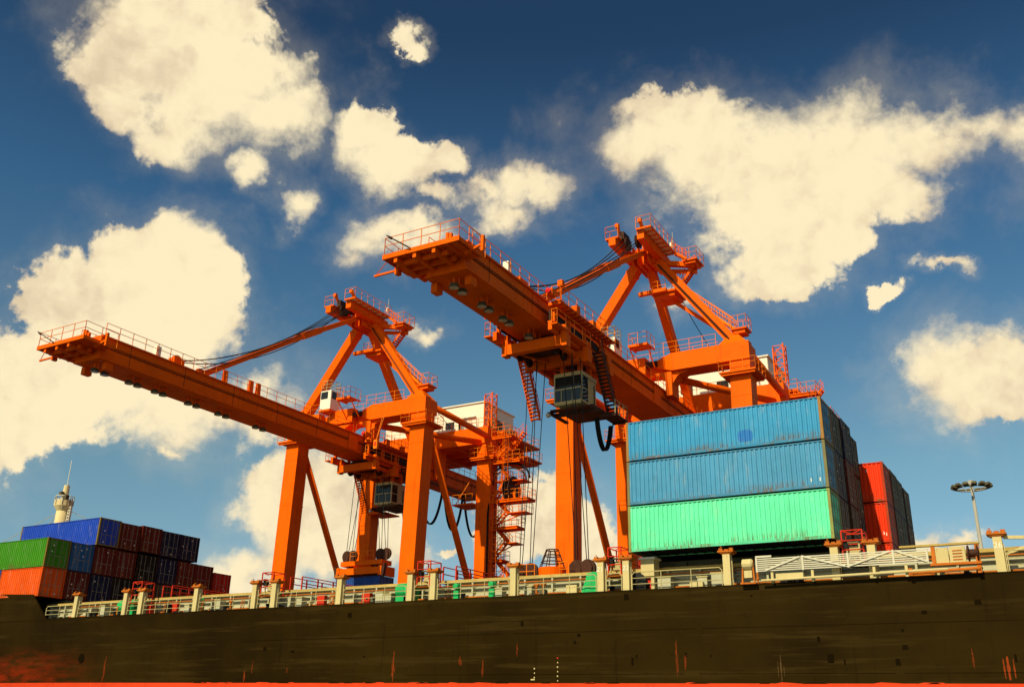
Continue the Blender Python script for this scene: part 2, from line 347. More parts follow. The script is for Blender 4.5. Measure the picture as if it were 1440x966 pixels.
# ------------------------------------------------------------------ gantry crane (built for one, copied for the other)
XR, XL = -32.5, -68.5
PAINTED = []
def build_crane():
    T = Thing('gantry_crane', (0, 82, QZ), '', 'crane', 'orange gantry cranes')
    P = T.part
    # --- undercarriage
    for y in (81.2, 96.0):
        P('sill_beam', MB().box(-9, 9, y-.7, y+.7, QZ+2.0, QZ+3.6), ORG)
        for sx in (-1, 1):
            bg_ = MB().prism([(sx*9-2.6, QZ+.7), (sx*9+2.6, QZ+.7), (sx*9+2.2, QZ+1.3), (sx*9+.5, QZ+2.0), (sx*9-.5, QZ+2.0), (sx*9-2.2, QZ+1.3)], y-.5, y+.5)
            b0 = P('bogie', bg_, ORG)
            for k in (-2, -.7, .7, 2): P('wheel', MB().lathe([(.3, -.2), (.48, -.14), (.48, .1), (.56, .12), (.56, .2)], (sx*9+k, y, QZ+.62), 16, 'y'), DKR, b0)
    # --- legs, slightly tapered boxes
    for sx in (-1, 1):
        P('leg', MB().hull8([(sx*8.75-.95, 80.4, QZ+2), (sx*8.75+.95, 80.4, QZ+2), (sx*8.75+.95, 82.2, QZ+2), (sx*8.75-.95, 82.2, QZ+2)], [(sx*9-.95, 81.1, 30.74), (sx*9+.95, 81.1, 30.74), (sx*9+.95, 82.9, 30.74), (sx*9-.95, 82.9, 30.74)]), ORG)
        P('leg', MB().box(sx*8.85-1.0, sx*8.85+1.0, 95.2, 96.8, QZ+2, 30.74), ORG)
        # splice flanges on the legs
        for z in (13.5, 22.0, 27.3):
            f = (z-QZ)/30.2; cx = sx*(8.75+.25*f); y0 = 80.4+.7*f
            P('splice_flange', MB().box(cx-.975, cx+.975, y0-.03, y0+1.86, z, z+.09), ORG)
        # diagonal tube brace and top tie tube in the side frame
        P('brace_tube', MB().tube((sx*9.1, 82.3, 30.3), (sx*9.1, 95.6, 8.2), .38, 14), ORG, smooth=True)
        P('tie_tube', MB().tube((sx*9.5, 82.6, 31.9), (sx*9.2, 95.6, 31.55), .36, 14), ORG, smooth=True)
        P('plan_brace_tube', MB().tube((sx*2.4, 83.4, 30.55), (sx*8.4, 95.4, 30.9), .36, 14), ORG, smooth=True)
        # collar platform round the leg head
        for y0, y1, zc in ((80.3, 83.6, 29.55), (94.4, 97.6, 28.9)):
            x0, x1 = sx*9-1.75, sx*9+1.65
            fl = MB().box(x0, x1, y0, y1, zc-.16, zc)
            for yy in (y0+.2, y1-.2): fl.box(x0+.1, x1-.1, yy-.06, yy+.06, zc-.36, zc-.165)
            d0 = P('collar_platform', fl, ORG)
            P('handrail', railing([(x0, y0, zc), (x1, y0, zc), (x1, y1, zc), (x0, y1, zc)], closed=True, step=1.1), RAILO, d0)
    # --- seaward portal beam: two deep boxes with tapered noses over a slimmer spine
    P('portal_beam', MB().box(-9.95, 9.95, 82.0, 83.3, 30.75, 32.35), ORG)
    bx = MB().box(2.5, 10.0, 80.95, 81.998, 30.75, 32.5)
    bx.hull8([(2.499, 80.95, 30.75), (2.499, 81.99, 30.75), (2.499, 81.99, 32.5), (2.499, 80.95, 32.5)], [(.55, 81.5, 31.45), (.55, 81.99, 31.45), (.55, 81.99, 32.1), (.55, 81.5, 32.1)])
    P('portal_box', bx, ORG)
    bx = MB().box(-2.4, -.2, 80.95, 81.998, 30.85, 32.5); bx.box(-9.95, -5.2, 80.95, 81.998, 30.75, 32.5)
    bx.hull8([(-2.401, 80.95, 30.85), (-2.401, 81.99, 30.85), (-2.401, 81.99, 32.5), (-2.401, 80.95, 32.5)], [(-4.4, 81.5, 31.4), (-4.4, 81.99, 31.4), (-4.4, 81.99, 32.0), (-4.4, 81.5, 32.0)])
    P('portal_box', bx, ORG)
    P('hinge_pin', MB().tube((.9, 81.2, 31.75), (-.2, 81.2, 31.75), .3, 12), DKR)
    for sx in (-1, 1):
        # hanger plates with a haunch carrying the runway girder
        P('hanger', MB().prism([(sx*2.35, 30.74), (sx*2.35, 28.4), (sx*1.7, 28.4), (sx*1.7, 29.9), (sx*1.2, 30.4), (sx*.4, 30.74)][::sx], 81.2, 83.0), ORG)
        P('haunch', MB().prism([(sx*2.36, 30.74), (sx*2.36, 29.6), (sx*2.9, 30.35), (sx*4.2, 30.74)][::-sx], 81.4, 82.8), ORG)
        # pyramid shoe at the foot of each A-frame leg
        P('frame_shoe', MB().hull8([(sx*9.9, 81.0, 32.36), (sx*7.0, 81.0, 32.36), (sx*7.0, 83.2, 32.36), (sx*9.9, 83.2, 32.36)][::-sx], [(sx*8.9, 81.6, 33.5), (sx*7.9, 81.6, 33.5), (sx*7.9, 82.6, 33.5), (sx*8.9, 82.6, 33.5)][::-sx]), ORG)
        P('frame_leg', MB().beam((sx*8.3, 82.1, 33.0), (sx*.75, 82.1, 43.4), 1.0, 1.05, (0, 1, 0)), ORG)
        P('splice_collar', MB().beam((sx*1.75, 82.1, 42.02), (sx*1.6, 82.1, 42.23), 1.12, 1.17, (0, 1, 0)), ORG)
    P('handrail', railing([(-9.6, 81.0, 32.5), (-5.2, 81.0, 32.5)], 1.15, 1.4), RAILO)
    P('handrail', railing([(.4, 81.05, 32.5), (6.9, 81.05, 32.5)], 1.2, 1.35), RAILO)
    P('handrail', railing([(-9.6, 83.25, 32.5), (6.9, 83.25, 32.5)], 1.2, 1.5), RAILO)
    # back stay and the little landing below the apex
    P('back_stay', MB().beam((0, 82.6, 43.2), (0, 94.6, 29.1), .85, .85, (1, 0, 0)), ORG)
    P('pipe_run', MB().path([(1.3, 81.35, 42.3), (8.1, 81.35, 33.0)], .05).path([(1.42, 81.4, 42.3), (8.22, 81.4, 33.0)], .04), DKR)
    # --- landward beam and machinery deck
    P('landward_beam', MB().box(-9.4, 9.4, 95.0, 97.0, 30.75, 32.8), ORG)
    md = MB()
    for y in (98.6, 100.8, 103.0, 105.2): md.box(-8.6, 8.6, y-.15, y+.15, 31.0, 32.2)
    for x in (-8, -4, 0, 4, 8): md.box(x-.2, x+.2, 97.01, 106, 30.8, 31.7)
    P('deck_beams', md, ORG)
    P('machinery_deck', MB().box(-9.6, 10.4, 97.01, 106.4, 32.3, 32.55), ORG)
    P('handrail', railing([(7.3, 97.2, 32.55), (10.3, 97.2, 32.55), (10.3, 106.3, 32.55), (-9.5, 106.3, 32.55)], 1.15, 1.5), RAILO)
    P('handrail', railing([(-9.3, 95.1, 32.8), (9.3, 95.1, 32.8)], 1.15, 1.3), RAILO)
    for sx in (-1, 1): P('girder_hanger', MB().box(sx*1.9-.25, sx*1.9+.25, 95.1, 96.9, 26.95, 30.74), ORG)
    hs_ = MB().hull8([(-8.0, 97.3, 32.56), (7.35, 97.3, 32.56), (7.35, 104.6, 32.56), (-8.0, 104.6, 32.56)], [(-8.0, 97.3, 36.75), (7.35, 97.3, 36.75), (7.35, 104.6, 36.75), (-8.0, 104.6, 36.75)])
    H = P('machinery_house', hs_, WHT)
    P('roof', MB().prism([(-8.2, 36.76), (7.55, 36.76), (7.55, 36.9), (-8.2, 36.9)], 97.1, 104.8), WHT, H)
    cs = MB()
    for i in range(60): x = -7.9+i*.257; cs.box(x, x+.05, 97.275, 97.299, 32.6, 36.7)
    for i in range(28): y = 97.4+i*.257; cs.box(7.351, 7.375, y, y+.05, 32.6, 36.7)
    P('cladding_rib', cs, WHT, H)
    P('window', MB().box(1.6, 2.9, 97.2, 97.272, 33.9, 34.75), GLS, H)
    P('window', MB().box(-2.6, -1.2, 97.2, 97.272, 33.9, 34.75), GLS, H)
    P('door', MB().box(3.6, 3.95, 97.2, 97.27, 32.6, 34.7), BLK, H)
    P('canopy', MB().box(4.2, 6.2, 96.9, 97.27, 34.95, 35.08), WHT, H)
    P('air_conditioner', MB().box(7.38, 8.2, 98.6, 100.4, 32.7, 34.8), SILL, H)
    P('air_conditioner', MB().box(7.38, 8.3, 102.2, 104.1, 33.0, 34.4), SILL, H)
    # lattice mast on the landward corner
    lm = MB()
    cs4 = [(8.5, 95.5), (9.6, 95.5), (9.6, 96.6), (8.5, 96.6)]
    for x, y in cs4: lm.beam((x, y, 32.81), (x, y, 37.3 if x > 9 else 36.9), .12, .12)
    for i in range(4):
        z = 32.9+i*1.05
        for k in range(4):
            a, b_ = cs4[k], cs4[(k+1) % 4]
            lm.beam((a[0], a[1], z), (b_[0], b_[1], z+1.05), .07, .07); lm.beam((a[0], a[1], z+1.05), (b_[0], b_[1], z+1.05), .06, .06)
    P('lattice_mast', lm, ORG)
    # --- boom and runway girder
    for nm, y0, y1 in (('boom', 46.4, 79.4), ('runway_girder', 79.46, 107.5)):
        B = P(nm, MB().box(-1.5, 1.5, y0, y1, 26.85, 28.8), ORG)
        P('top_flange', MB().box(-1.68, 1.68, y0, y1, 28.803, 28.93), ORG, B)
        P('runway_rail', MB().box(-1.68, -1.503, y0, y1, 26.87, 27.0).box(1.503, 1.68, y0, y1, 26.87, 27.0), ORG, B)
        st = MB(); y = y0+.6
        P('cable_line', MB().tube((1.54, y0+.1, 27.95), (1.54, y1-.1, 27.95), .035, 5).tube((1.54, y0+.1, 28.12), (1.54, y1-.1, 28.12), .025, 5), BLK, B)
        for k in range(int((y1-y0)/6)): P('plate_seam', MB().box(1.501, 1.512, y0+3+6*k, y0+3.04+6*k, 27.02, 28.79), DKR, B)
        if nm == 'runway_girder':
            while y < y1: st.box(1.502, 1.56, y, y+.05, 27.02, 28.79); y += 2.0
            P('web_stiffener', st, ORG, B)
        for sx in (-1, 1): P('handrail', railing([(sx*1.62, y0+.2, 28.93), (sx*1.62, y1-.2, 28.93)], 1.1, 1.34), RAILO, B)
        if nm == 'boom': BOOM = B
    P('hinge_plate', MB().box(-1.62, -1.502, 78.6, 80.2, 27.05, 28.7).box(1.502, 1.62, 78.6, 80.2, 27.05, 28.7), ORG)
    # floodlights hung in pairs under the boom
    for y in (47.2, 48.2, 50.7, 51.6, 53.5, 54.4, 57.3, 58.3, 61.0, 62.0, 66.0, 67.0):
        fl = P('floodlight', MB().lathe([(.12, .12), (.28, .05), (.36, -.18), (.38, -.24)][::-1], (.2, y, 26.35), 12), SILL)
        P('yoke', MB().beam((-.2, y, 26.84), (.6, y, 26.84), .06, .02).beam((-.19, y, 26.84), (-.19, y, 26.3), .05, .05).beam((.59, y, 26.84), (.59, y, 26.3), .05, .05).box(.12, .28, y-.08, y+.08, 26.45, 26.84), ORG, fl)
        P('lens', MB().lathe([(.02, -.02), (.33, 0)], (.2, y, 26.10), 12), LENS, fl)
    # tip platform
    x0, x1, y0, y1, z = -3.4, 2.6, 44.0, 46.9, 27.75
    tp = MB().box(x0, x1, y0, y0+.12, z-.16, z+.18).box(x0, x0+.1, y0+.121, y1, z-.14, z+.14).box(x1-.1, x1, y0+.121, y1, z-.14, z+.14)
    tp.box(x0+.101, x1-.101, y0+.121, y1, z-.02, z+.04)
    TP = P('tip_platform', tp, ORG)
    for x in (-2.4, -.9, .6): P('floor_joist', MB().box(x-.13, x+.13, y0+.122, 47.6, z-.5, z-.021), ORG, TP)
    for y in (44.9, 45.8, 46.6): P('floor_beam', MB().box(-2.8, 1.2, y-.1, y+.1, z-.44, z-.1), ORG, TP)
    rb = MB()
    for i in range(9): rb.box(x0+.4+i*.66, x0+.46+i*.66, y0+.13, y1-.05, z-.16, z-.022)
    P('floor_rib', rb, ORG, TP)
    P('gusset', MB().hull8([(-3.3, 45.2, z-.15), (-1.5, 45.2, z-.15), (-1.5, 47.4, z-.15), (-3.3, 47.4, z-.15)], [(-3.2, 45.3, z-.05), (-1.5, 45.3, z-.05), (-1.5, 47.4, z-.05), (-3.2, 47.4, z-.05)]), ORG, TP)
    for x in (-1.5, 1.2): P('buffer', MB().box(x-.25, x+.25, 47.3, 48.0, 26.2, 26.84), ORG, TP)
    P('handrail', railing([(x0+.1, y1, z+.05), (x0+.1, y0+.06, z+.15), (x1-.06, y0+.06, z+.15), (x1-.06, y1+.3, z+.05)], 1.25, 1.5), RAILO, TP)
    P('lamp_arm', MB().beam((-3.3, 45.7, z-.2), (-5.3, 45.65, z-.25), .13, .13).box(-3.5, -3.2, 45.5, 45.9, z-.55, z-.1).tube((-5.2, 45.65, z-.2), (-3.6, 45.0, z+.4), .03, 5), ORG, TP)
    P('lamp_arm', MB().beam((2.0, 45.6, z-.25), (3.4, 45.6, z+.12), .16, .16).box(3.25, 3.45, 45.5, 45.7, z-.4, z+.7), ORG, TP)
    P('antenna_rod', MB().tube((-1.1, 43.9, z+.1), (-2.6, 43.3, z+1.1), .045, 6).tube((-2.25, 43.4, z+.85), (-2.45, 43.35, z+.98), .09, 8), DKR, TP)
    for x, h in ((.4, .8), (.9, 1.3), (1.15, 1.2), (1.5, .9), (-2.6, .6)): P('sensor_post', MB().tube((x, 45.2, z+.04), (x, 45.2, z+h), .07, 6).box(x-.1, x+.1, 45.1, 45.3, z+h*.6, z+h), ORG, TP)
    # boom-top fittings
    P('junction_box', MB().box(1.0, 1.45, 52.0, 52.5, 28.94, 29.9), WHT)
    P('rope_sheave', MB().lathe([(.35, -.12), (.6, -.1), (.52, 0), (.6, .1), (.35, .12)], (.7, 54.9, 29.45), 18, 'x'), ORG)
    P('sheave_cheek', MB().box(.3, .5, 54.3, 55.5, 28.94, 29.7).box(.9, 1.1, 54.3, 55.5, 28.94, 29.7), ORG)
    for y in (60.2, 63.6, 64.6): P('stay_bracket', MB().prism([(.9, 28.94), (1.25, 28.94), (1.2, 30.3), (1.0, 30.3)], y, y+.5), ORG)
    # forestay bars with their mid link, hoist ropes
    for sx in (-1, 1):
        P('forestay', MB().beam((sx*.45, 80.6, 43.55), (sx*.45, 72.3, 38.5), .22, .5).beam((sx*.45, 72.3, 38.5), (sx*.45, 58.2, 29.2), .22, .46), ORG)
        P('stay_link', MB().beam((sx*.45, 73.6, 39.3), (sx*.45, 71.0, 37.66), .4, .68), ORG)
        P('stay_lug', MB().prism([(sx*.45-.2, 28.94), (sx*.45+.2, 28.94), (sx*.45+.2, 29.7), (sx*.45-.2, 29.7)], 57.6, 58.8), ORG)
    for i, (x, ye, ze, sag) in enumerate(((-.8, 55.0, 29.9, 2.0), (-.2, 55.1, 29.7, 1.7), (.5, 55.4, 29.6, 2.3), (.95, 56.8, 29.1, .5), (1.15, 57.4, 29.1, .4))):
        pts = []
        for k in range(15):
            f = k/14; a = V(x*.8-.3, 77.9, 44.0-.22*i); b_ = V(x, ye, ze); q = a.lerp(b_, f); q.z -= sag*4*f*(1-f); pts.append(q)
        P('hoist_rope', MB().path(pts, .05, 6), ROPE)
    # --- apex head
    AX = P('apex_block', MB().hull8([(-1.1, 81.2, 42.6), (1.1, 81.2, 42.6), (1.1, 83.2, 42.6), (-1.1, 83.2, 42.6)], [(-1.35, 80.6, 44.0), (1.35, 80.6, 44.0), (1.35, 83.6, 44.0), (-1.35, 83.6, 44.0)]), ORG)
    ap = MB()
    for x in (-.8, -.3, .3, .8): ap.box(x-.06, x+.06, 80.2, 83.9, 42.3, 44.2)
    P('apex_plate', ap, ORG, AX)
    for sx in (-1, 1):
        P('head_beam', MB().hull8([(sx*1.5-.36, 76.7, 43.05), (sx*1.5+.36, 76.7, 43.05), (sx*1.5+.36, 76.7, 43.85), (sx*1.5-.36, 76.7, 43.85)], [(sx*1.35-.42, 83.8, 42.9), (sx*1.35+.42, 83.8, 42.9), (sx*1.35+.42, 83.8, 43.855), (sx*1.35-.42, 83.8, 43.855)]), ORG, AX)
        P('head_sheave', MB().lathe([(.3, -.15), (.7, -.12), (.6, 0), (.7, .12), (.3, .15)], (sx*.55, 78.4, 43.7), 18, 'x'), DKR, AX)
        xa, xb = (1.2, 2.75) if sx > 0 else (-2.3, -.95)
        ya, yb = (76.3, 83.0) if sx > 0 else (76.9, 80.2)
        pl = MB().box(xa, xa+.1, ya, yb, 43.86, 44.04).box(xb-.1, xb, ya, yb, 43.86, 44.04)
        n = int((yb-ya)/.9)
        for i in range(n+1): y = ya+i*(yb-ya-.1)/n; pl.box(xa+.101, xb-.101, y, y+.1, 43.86, 44.03)
        W = P('head_platform', pl, ORG, AX)
        gr = MB()
        for i in range(n): y = ya+i*(yb-ya-.1)/n; gr.box(xa+.12, xb-.12, y+.11, y+(yb-ya-.1)/n-.01, 43.95, 44.0)
        P('platform_grating', gr, GRT, W)
        P('handrail', railing([(xa, ya, 44.04), (xb, ya, 44.04), (xb, yb, 44.04)] if sx > 0 else [(xb, ya, 44.04), (xa, ya, 44.04), (xa, yb, 44.04)], 1.2, 1.2), RAILO, W)
        P('davit_arm', MB().beam((sx*1.3, 78.9, 44.05), (sx*1.2, 77.4, 45.4), .26, .26).box(sx*1.2-.18, sx*1.2+.18, 77.2, 77.6, 45.2, 45.6), ORG, AX)
        P('sheave_guard', MB().box(sx*.95-.25, sx*.95+.25, 77.8, 79.2, 44.1, 44.9), DKR, AX)
    P('beacon_mast', MB().tube((1.1, 77.7, 44.04), (1.1, 77.7, 45.6), .05, 6), ORG, AX)
    P('beacon', MB().lathe([(.06, 0), (.1, .05), (.1, .25), (.04, .32)], (1.1, 77.7, 45.6), 10), LENS, AX)
    P('lightning_rod', MB().tube((2.6, 82.6, 44.04), (2.6, 82.6, 46.2), .04, 6), STEEL, AX)
    P('siren', MB().lathe([(.1, 0), (.22, .1), (.22, .5), (.1, .6)], (2.4, 82.8, 44.6), 10), WHT, AX)
    # side landings and stairs on the right of the A-frame
    P('outrigger', MB().beam((.9, 82.2, 42.9), (4.4, 83.6, 42.5), .5, .5).beam((.9, 82.9, 42.3), (4.4, 84.4, 42.1), .35, .35), ORG)
    L1 = P('landing', MB().box(3.5, 5.0, 82.6, 84.8, 42.7, 42.85).box(3.7, 4.8, 82.8, 84.6, 42.45, 42.69), ORG)
    P('handrail', railing([(3.5, 82.6, 42.85), (5.0, 82.6, 42.85), (5.0, 84.8, 42.85), (3.5, 84.8, 42.85)], 1.25, .9), RAILO, L1)
    P('stair', stairs((4.0, 82.9, 42.85), (2.5, 82.9, 44.04), .8, (0, 1, 0)), ORG, L1)
    P('stair', stairs((1.9, 83.6, 39.2), (4.4, 84.2, 42.75), .85, (0, 1, 0), 14, solid=.08), ORG, L1)
    L2 = P('landing', MB().box(.6, 3.2, 81.0, 84.0, 39.0, 39.2).box(.8, 3.0, 81.3, 83.7, 38.65, 38.99).box(-.5, 2.4, 80.5, 80.95, 38.9, 39.25), ORG)
    P('handrail', railing([(.6, 84.0, 39.2), (.6, 81.0, 39.2), (2.2, 81.0, 39.2)], 1.1, .8), RAILO, L2)
    P('stair_string', MB().beam((2.2, 83.2, 38.8), (8.6, 83.2, 33.2), .3, .36), ORG, L2)
    hr = MB()
    for yy in (82.0, 82.8):
        hr.path([(4.3, yy, 39.2), (8.5, yy, 35.3)], .04).path([(4.3, yy, 38.7), (8.5, yy, 34.8)], .035)
        for i in range(9): f = i/8; hr.tube((4.3+4.2*f, yy, 38.15-3.85*f), (4.3+4.2*f, yy, 39.2-3.9*f), .032, 5)
        hr.beam((4.2, yy, 38.15), (8.5, yy, 34.25), .06, .22)
    for i in range(16): f = i/15; hr.box(4.2+4.2*f, 4.42+4.2*f, 82.0, 82.8, 38.1-3.85*f, 38.16-3.85*f)
    P('inclined_ladder', hr, RAILO)
    L3 = P('landing', MB().box(8.2, 9.7, 81.7, 83.4, 34.05, 34.2).box(8.4, 9.5, 81.9, 83.2, 33.7, 34.04).beam((7.3, 82.4, 33.7), (8.6, 82.4, 33.9), .5, .4), ORG)
    P('handrail', railing([(8.2, 81.7, 34.2), (9.7, 81.7, 34.2), (9.7, 83.4, 34.2), (8.2, 83.4, 34.2)], 1.25, .75), RAILO, L3)
    P('slung_cable', MB().path([(1.7, 82.9, 42.5), (2.6, 87, 38.4), (3.6, 91, 35.2), (4.0, 95.4, 33)], .04), BLK)
    # --- white lookout cabin with caged roof on the portal, and the small platform in front
    LC = P('lookout_cabin', MB().box(-4.55, -3.0, 80.2, 81.9, 32.6, 34.9), WHT)
    P('window', MB().box(-4.45, -3.45, 80.16, 80.199, 33.9, 34.75), GLS, LC)
    P('window', MB().box(-2.999, -2.96, 80.4, 81.2, 33.9, 34.75), GLS, LC)
    P('roof_rail', railing([(-4.5, 80.25, 34.9), (-3.05, 80.25, 34.9), (-3.05, 81.85, 34.9), (-4.5, 81.85, 34.9)], 1.2, .75, .035, (.33, .66), True), RAILW, LC)
    P('cabin_floor', MB().box(-4.6, -2.95, 80.1, 81.95, 32.35, 32.59), ORG, LC)
    SP = P('side_platform', MB().box(-1.1, .9, 79.0, 79.1, 33.0, 33.25).box(-1.1, -1.0, 79.101, 80.9, 33.02, 33.2).box(.8, .9, 79.101, 80.9, 33.02, 33.2).box(-.99, .79, 79.5, 79.6, 33.02, 33.19).box(-.99, .79, 80.2, 80.3, 33.02, 33.19), ORG)
    P('platform_grating', MB().box(-.98, .78, 79.12, 80.88, 33.191, 33.22), GRT, SP)
    P('handrail', railing([(-1.05, 80.9, 33.2), (-1.05, 79.05, 33.2), (.85, 79.05, 33.2), (.85, 80.9, 33.2)], 1.2, .95), RAILO, SP)
    P('strut', MB().beam((-1.0, 79.2, 33.0), (-1.0, 80.94, 31.3), .1, .1).beam((.8, 79.2, 33.0), (.8, 80.94, 31.3), .1, .1), ORG, SP)
    P('warning_lamp', MB().lathe([(.05, 0), (.17, .05), (.17, .25), (.05, .34)], (-1.9, 80.5, 29.6), 12), RLMP)
    # --- stair tower on the landward right leg
    lev = [(9.9, 12.2, 13.0), (9.9, 11.6, 16.7), (9.9, 13.6, 20.4), (9.9, 15.0, 23.6), (9.9, 13.8, 28.3), (9.9, 12.6, 31.4)]
    for i, (xa, xb, z) in enumerate(lev):
        W = P('landing', MB().box(xa, xb, 95.1, 97.1, z-.1, z).box(xa, xb, 95.2, 95.32, z-.34, z-.101).box(xa, xb, 96.9, 97.0, z-.34, z-.101), ORG)
        P('handrail', railing([(xa, 95.12, z), (xb, 95.12, z), (xb, 97.08, z), (xa, 97.08, z)], 1.1, .9), RAILO, W)
        if i < 5:
            z2 = lev[i+1][2]
            yy, zm = 96.2, (z+z2)/2
            P('stair', stairs((10.1, 95.6, z), (11.9, 95.6, zm), .8, (0, 1, 0)), ORG, W)
            P('stair', stairs((11.9, 96.7, zm), (10.1, 96.7, z2), .8, (0, 1, 0)), ORG, W)
    for cx, cy, za, zb in ((11.0, 94.75, 13.0, 23.4), (13.4, 96.9, 20.4, 28.2), (10.3, 97.6, 16.7, 29.0), (12.3, 94.8, 23.6, 31.3)):
        cg = MB()
        for dx in (-.25, .25): cg.tube((cx+dx, cy, za), (cx+dx, cy, zb), .035, 5)
        z = za+.3
        while z < zb: cg.tube((cx-.25, cy, z), (cx+.25, cy, z), .025, 4); z += .33
        LD = P('caged_ladder', cg, DKR)
        z = za+2.0; hp = MB()
        while z < zb:
            hp.path([(cx+.38*math.cos(a), cy-.36-.38*math.sin(a), z) for a in [math.pi*k/6-.3 for k in range(0, 9)]], .03, 4); z += .8
        for a in (.2, 1.57, 2.9): hp.tube((cx+.38*math.cos(a), cy-.36-.38*math.sin(a), za+2), (cx+.38*math.cos(a), cy-.36-.38*math.sin(a), zb), .025, 4)
        P('ladder_cage', hp, ORG, LD)
    for i, (xa, xb, z) in enumerate(((10.0, 11.4, 14.8), (11.6, 13.2, 18.6), (11.8, 14.4, 22.1), (10.2, 12.0, 26.0), (12.6, 14.2, 25.9))):
        W = P('landing', MB().box(xa, xb, 95.6, 97.6, z-.1, z), ORG)
        P('handrail', railing([(xa, 95.62, z), (xb, 95.62, z), (xb, 97.58, z)], 1.1, .8), RAILO, W)
        P('knee_brace', MB().beam((xb-.2, 96.2, z-.1), (9.86, 96.2, z-1.3), .12, .12), ORG, W)
    cb = [V(12.2+2.6*math.cos(a), 95.9, 26.0+2.0*math.sin(a)) for a in [math.pi*(k/12) for k in range(13)]] + [V(9.7, 95.0, 22.0), V(9.75, 95.0, 14.0)]
    P('power_cable', MB().path(cb, .12, 6), BLK)
    P('cable_guide_arch', MB().path([V(12.2+2.3*math.cos(a), 95.7, 25.6+1.8*math.sin(a)) for a in [math.pi*(k/12) for k in range(13)]], .1, 5), DKR)
    for sx, za in ((1, 23.4), (-1, 23.4)):
        W = P('walkway', MB().box(5.0, 7.84, 94.4, 97.4, za-.15, za) if sx > 0 else MB().box(-7.84, -5.0, 94.4, 97.4, za-.15, za), ORG)
        a, b_ = (5.0, 7.84) if sx > 0 else (-7.84, -5.0)
        P('handrail', railing([(a, 94.4, za), (b_, 94.4, za)], 1.1, 1.0).path([(a+.5, 94.45, za), (a+2.4, 94.45, za+2.6)], .06), RAILO, W)
    P('cable_drum', MB().lathe([(.5, -.5), (1.55, -.42), (1.55, -.34), (.7, -.3), (.7, .3), (1.55, .34), (1.55, .42), (.5, .5)], (12.2, 96.2, 24.9), 24, 'x'), DKR)
    P('drum_frame', MB().beam((11.3, 95.4, 23.61), (12.2, 96.2, 25.4), .2, .2).beam((13.1, 95.4, 23.61), (12.2, 96.2, 25.4), .2, .2).beam((12.2, 97.2, 23.61), (12.2, 96.2, 25.4), .2, .2), ORG)
    P('upper_stair', stairs((9.9, 97.9, 29.0), (12.6, 98.5, 32.5), .9, (0, 1, 0)), ORG)
    P('service_platform', MB().box(9.8, 13.4, 97.5, 101.5, 29.0, 29.2).box(9.9, 13.0, 97.7, 101.2, 28.7, 28.99), ORG)
    P('handrail', railing([(13.4, 97.5, 29.2), (13.4, 101.5, 29.2), (9.8, 101.5, 29.2)], 1.1, 1.2), RAILO)
    # festoon cable loops under the runway girder
    tr = P('festoon_track', MB().box(1.9, 2.05, 83.5, 106.5, 26.2, 26.4), DKR)
    for i, (ya, yb) in enumerate(((91.6, 96.6), (96.9, 101.2), (101.5, 106.2))):
        for dx in (0, .18):
            pts = [V(1.97+dx, ya+(yb-ya)*k/16, 26.2-(4.9+.4*dx)*(1-(2*k/16-1)**2)**.8) for k in range(17)]
            P('festoon_cable', MB().path(pts, .09, 6), BLK, tr)
    return T.root
craneR = build_crane(); craneR.location = (XR, 82, QZ)
craneL = copy_tree(craneR); craneL.location = (XL, 82, QZ)
pb = MB().box(4.1, 4.6, 79.8, 80.1, 26.9, 27.9).tube((4.35, 79.95, 27.9), (4.75, 80.6, 30.8), .035, 5).tube((4.35, 79.95, 27.9), (4.5, 80.6, 30.8), .035, 5)
pbo = link('pendant_box', pb.mesh('pendant_box', RAILO, (0, 82, QZ)), craneL)
link('pendant_sign', MB().box(4.22, 4.48, 79.78, 79.799, 27.2, 27.65).mesh('pendant_sign', REDP, (0, 82, QZ)), pbo)
craneR['label'] = 'orange gantry crane whose trolley is run out along the boom above the ship'
craneL['label'] = 'orange gantry crane whose trolley stands back under its portal, beside a lowered spreader'

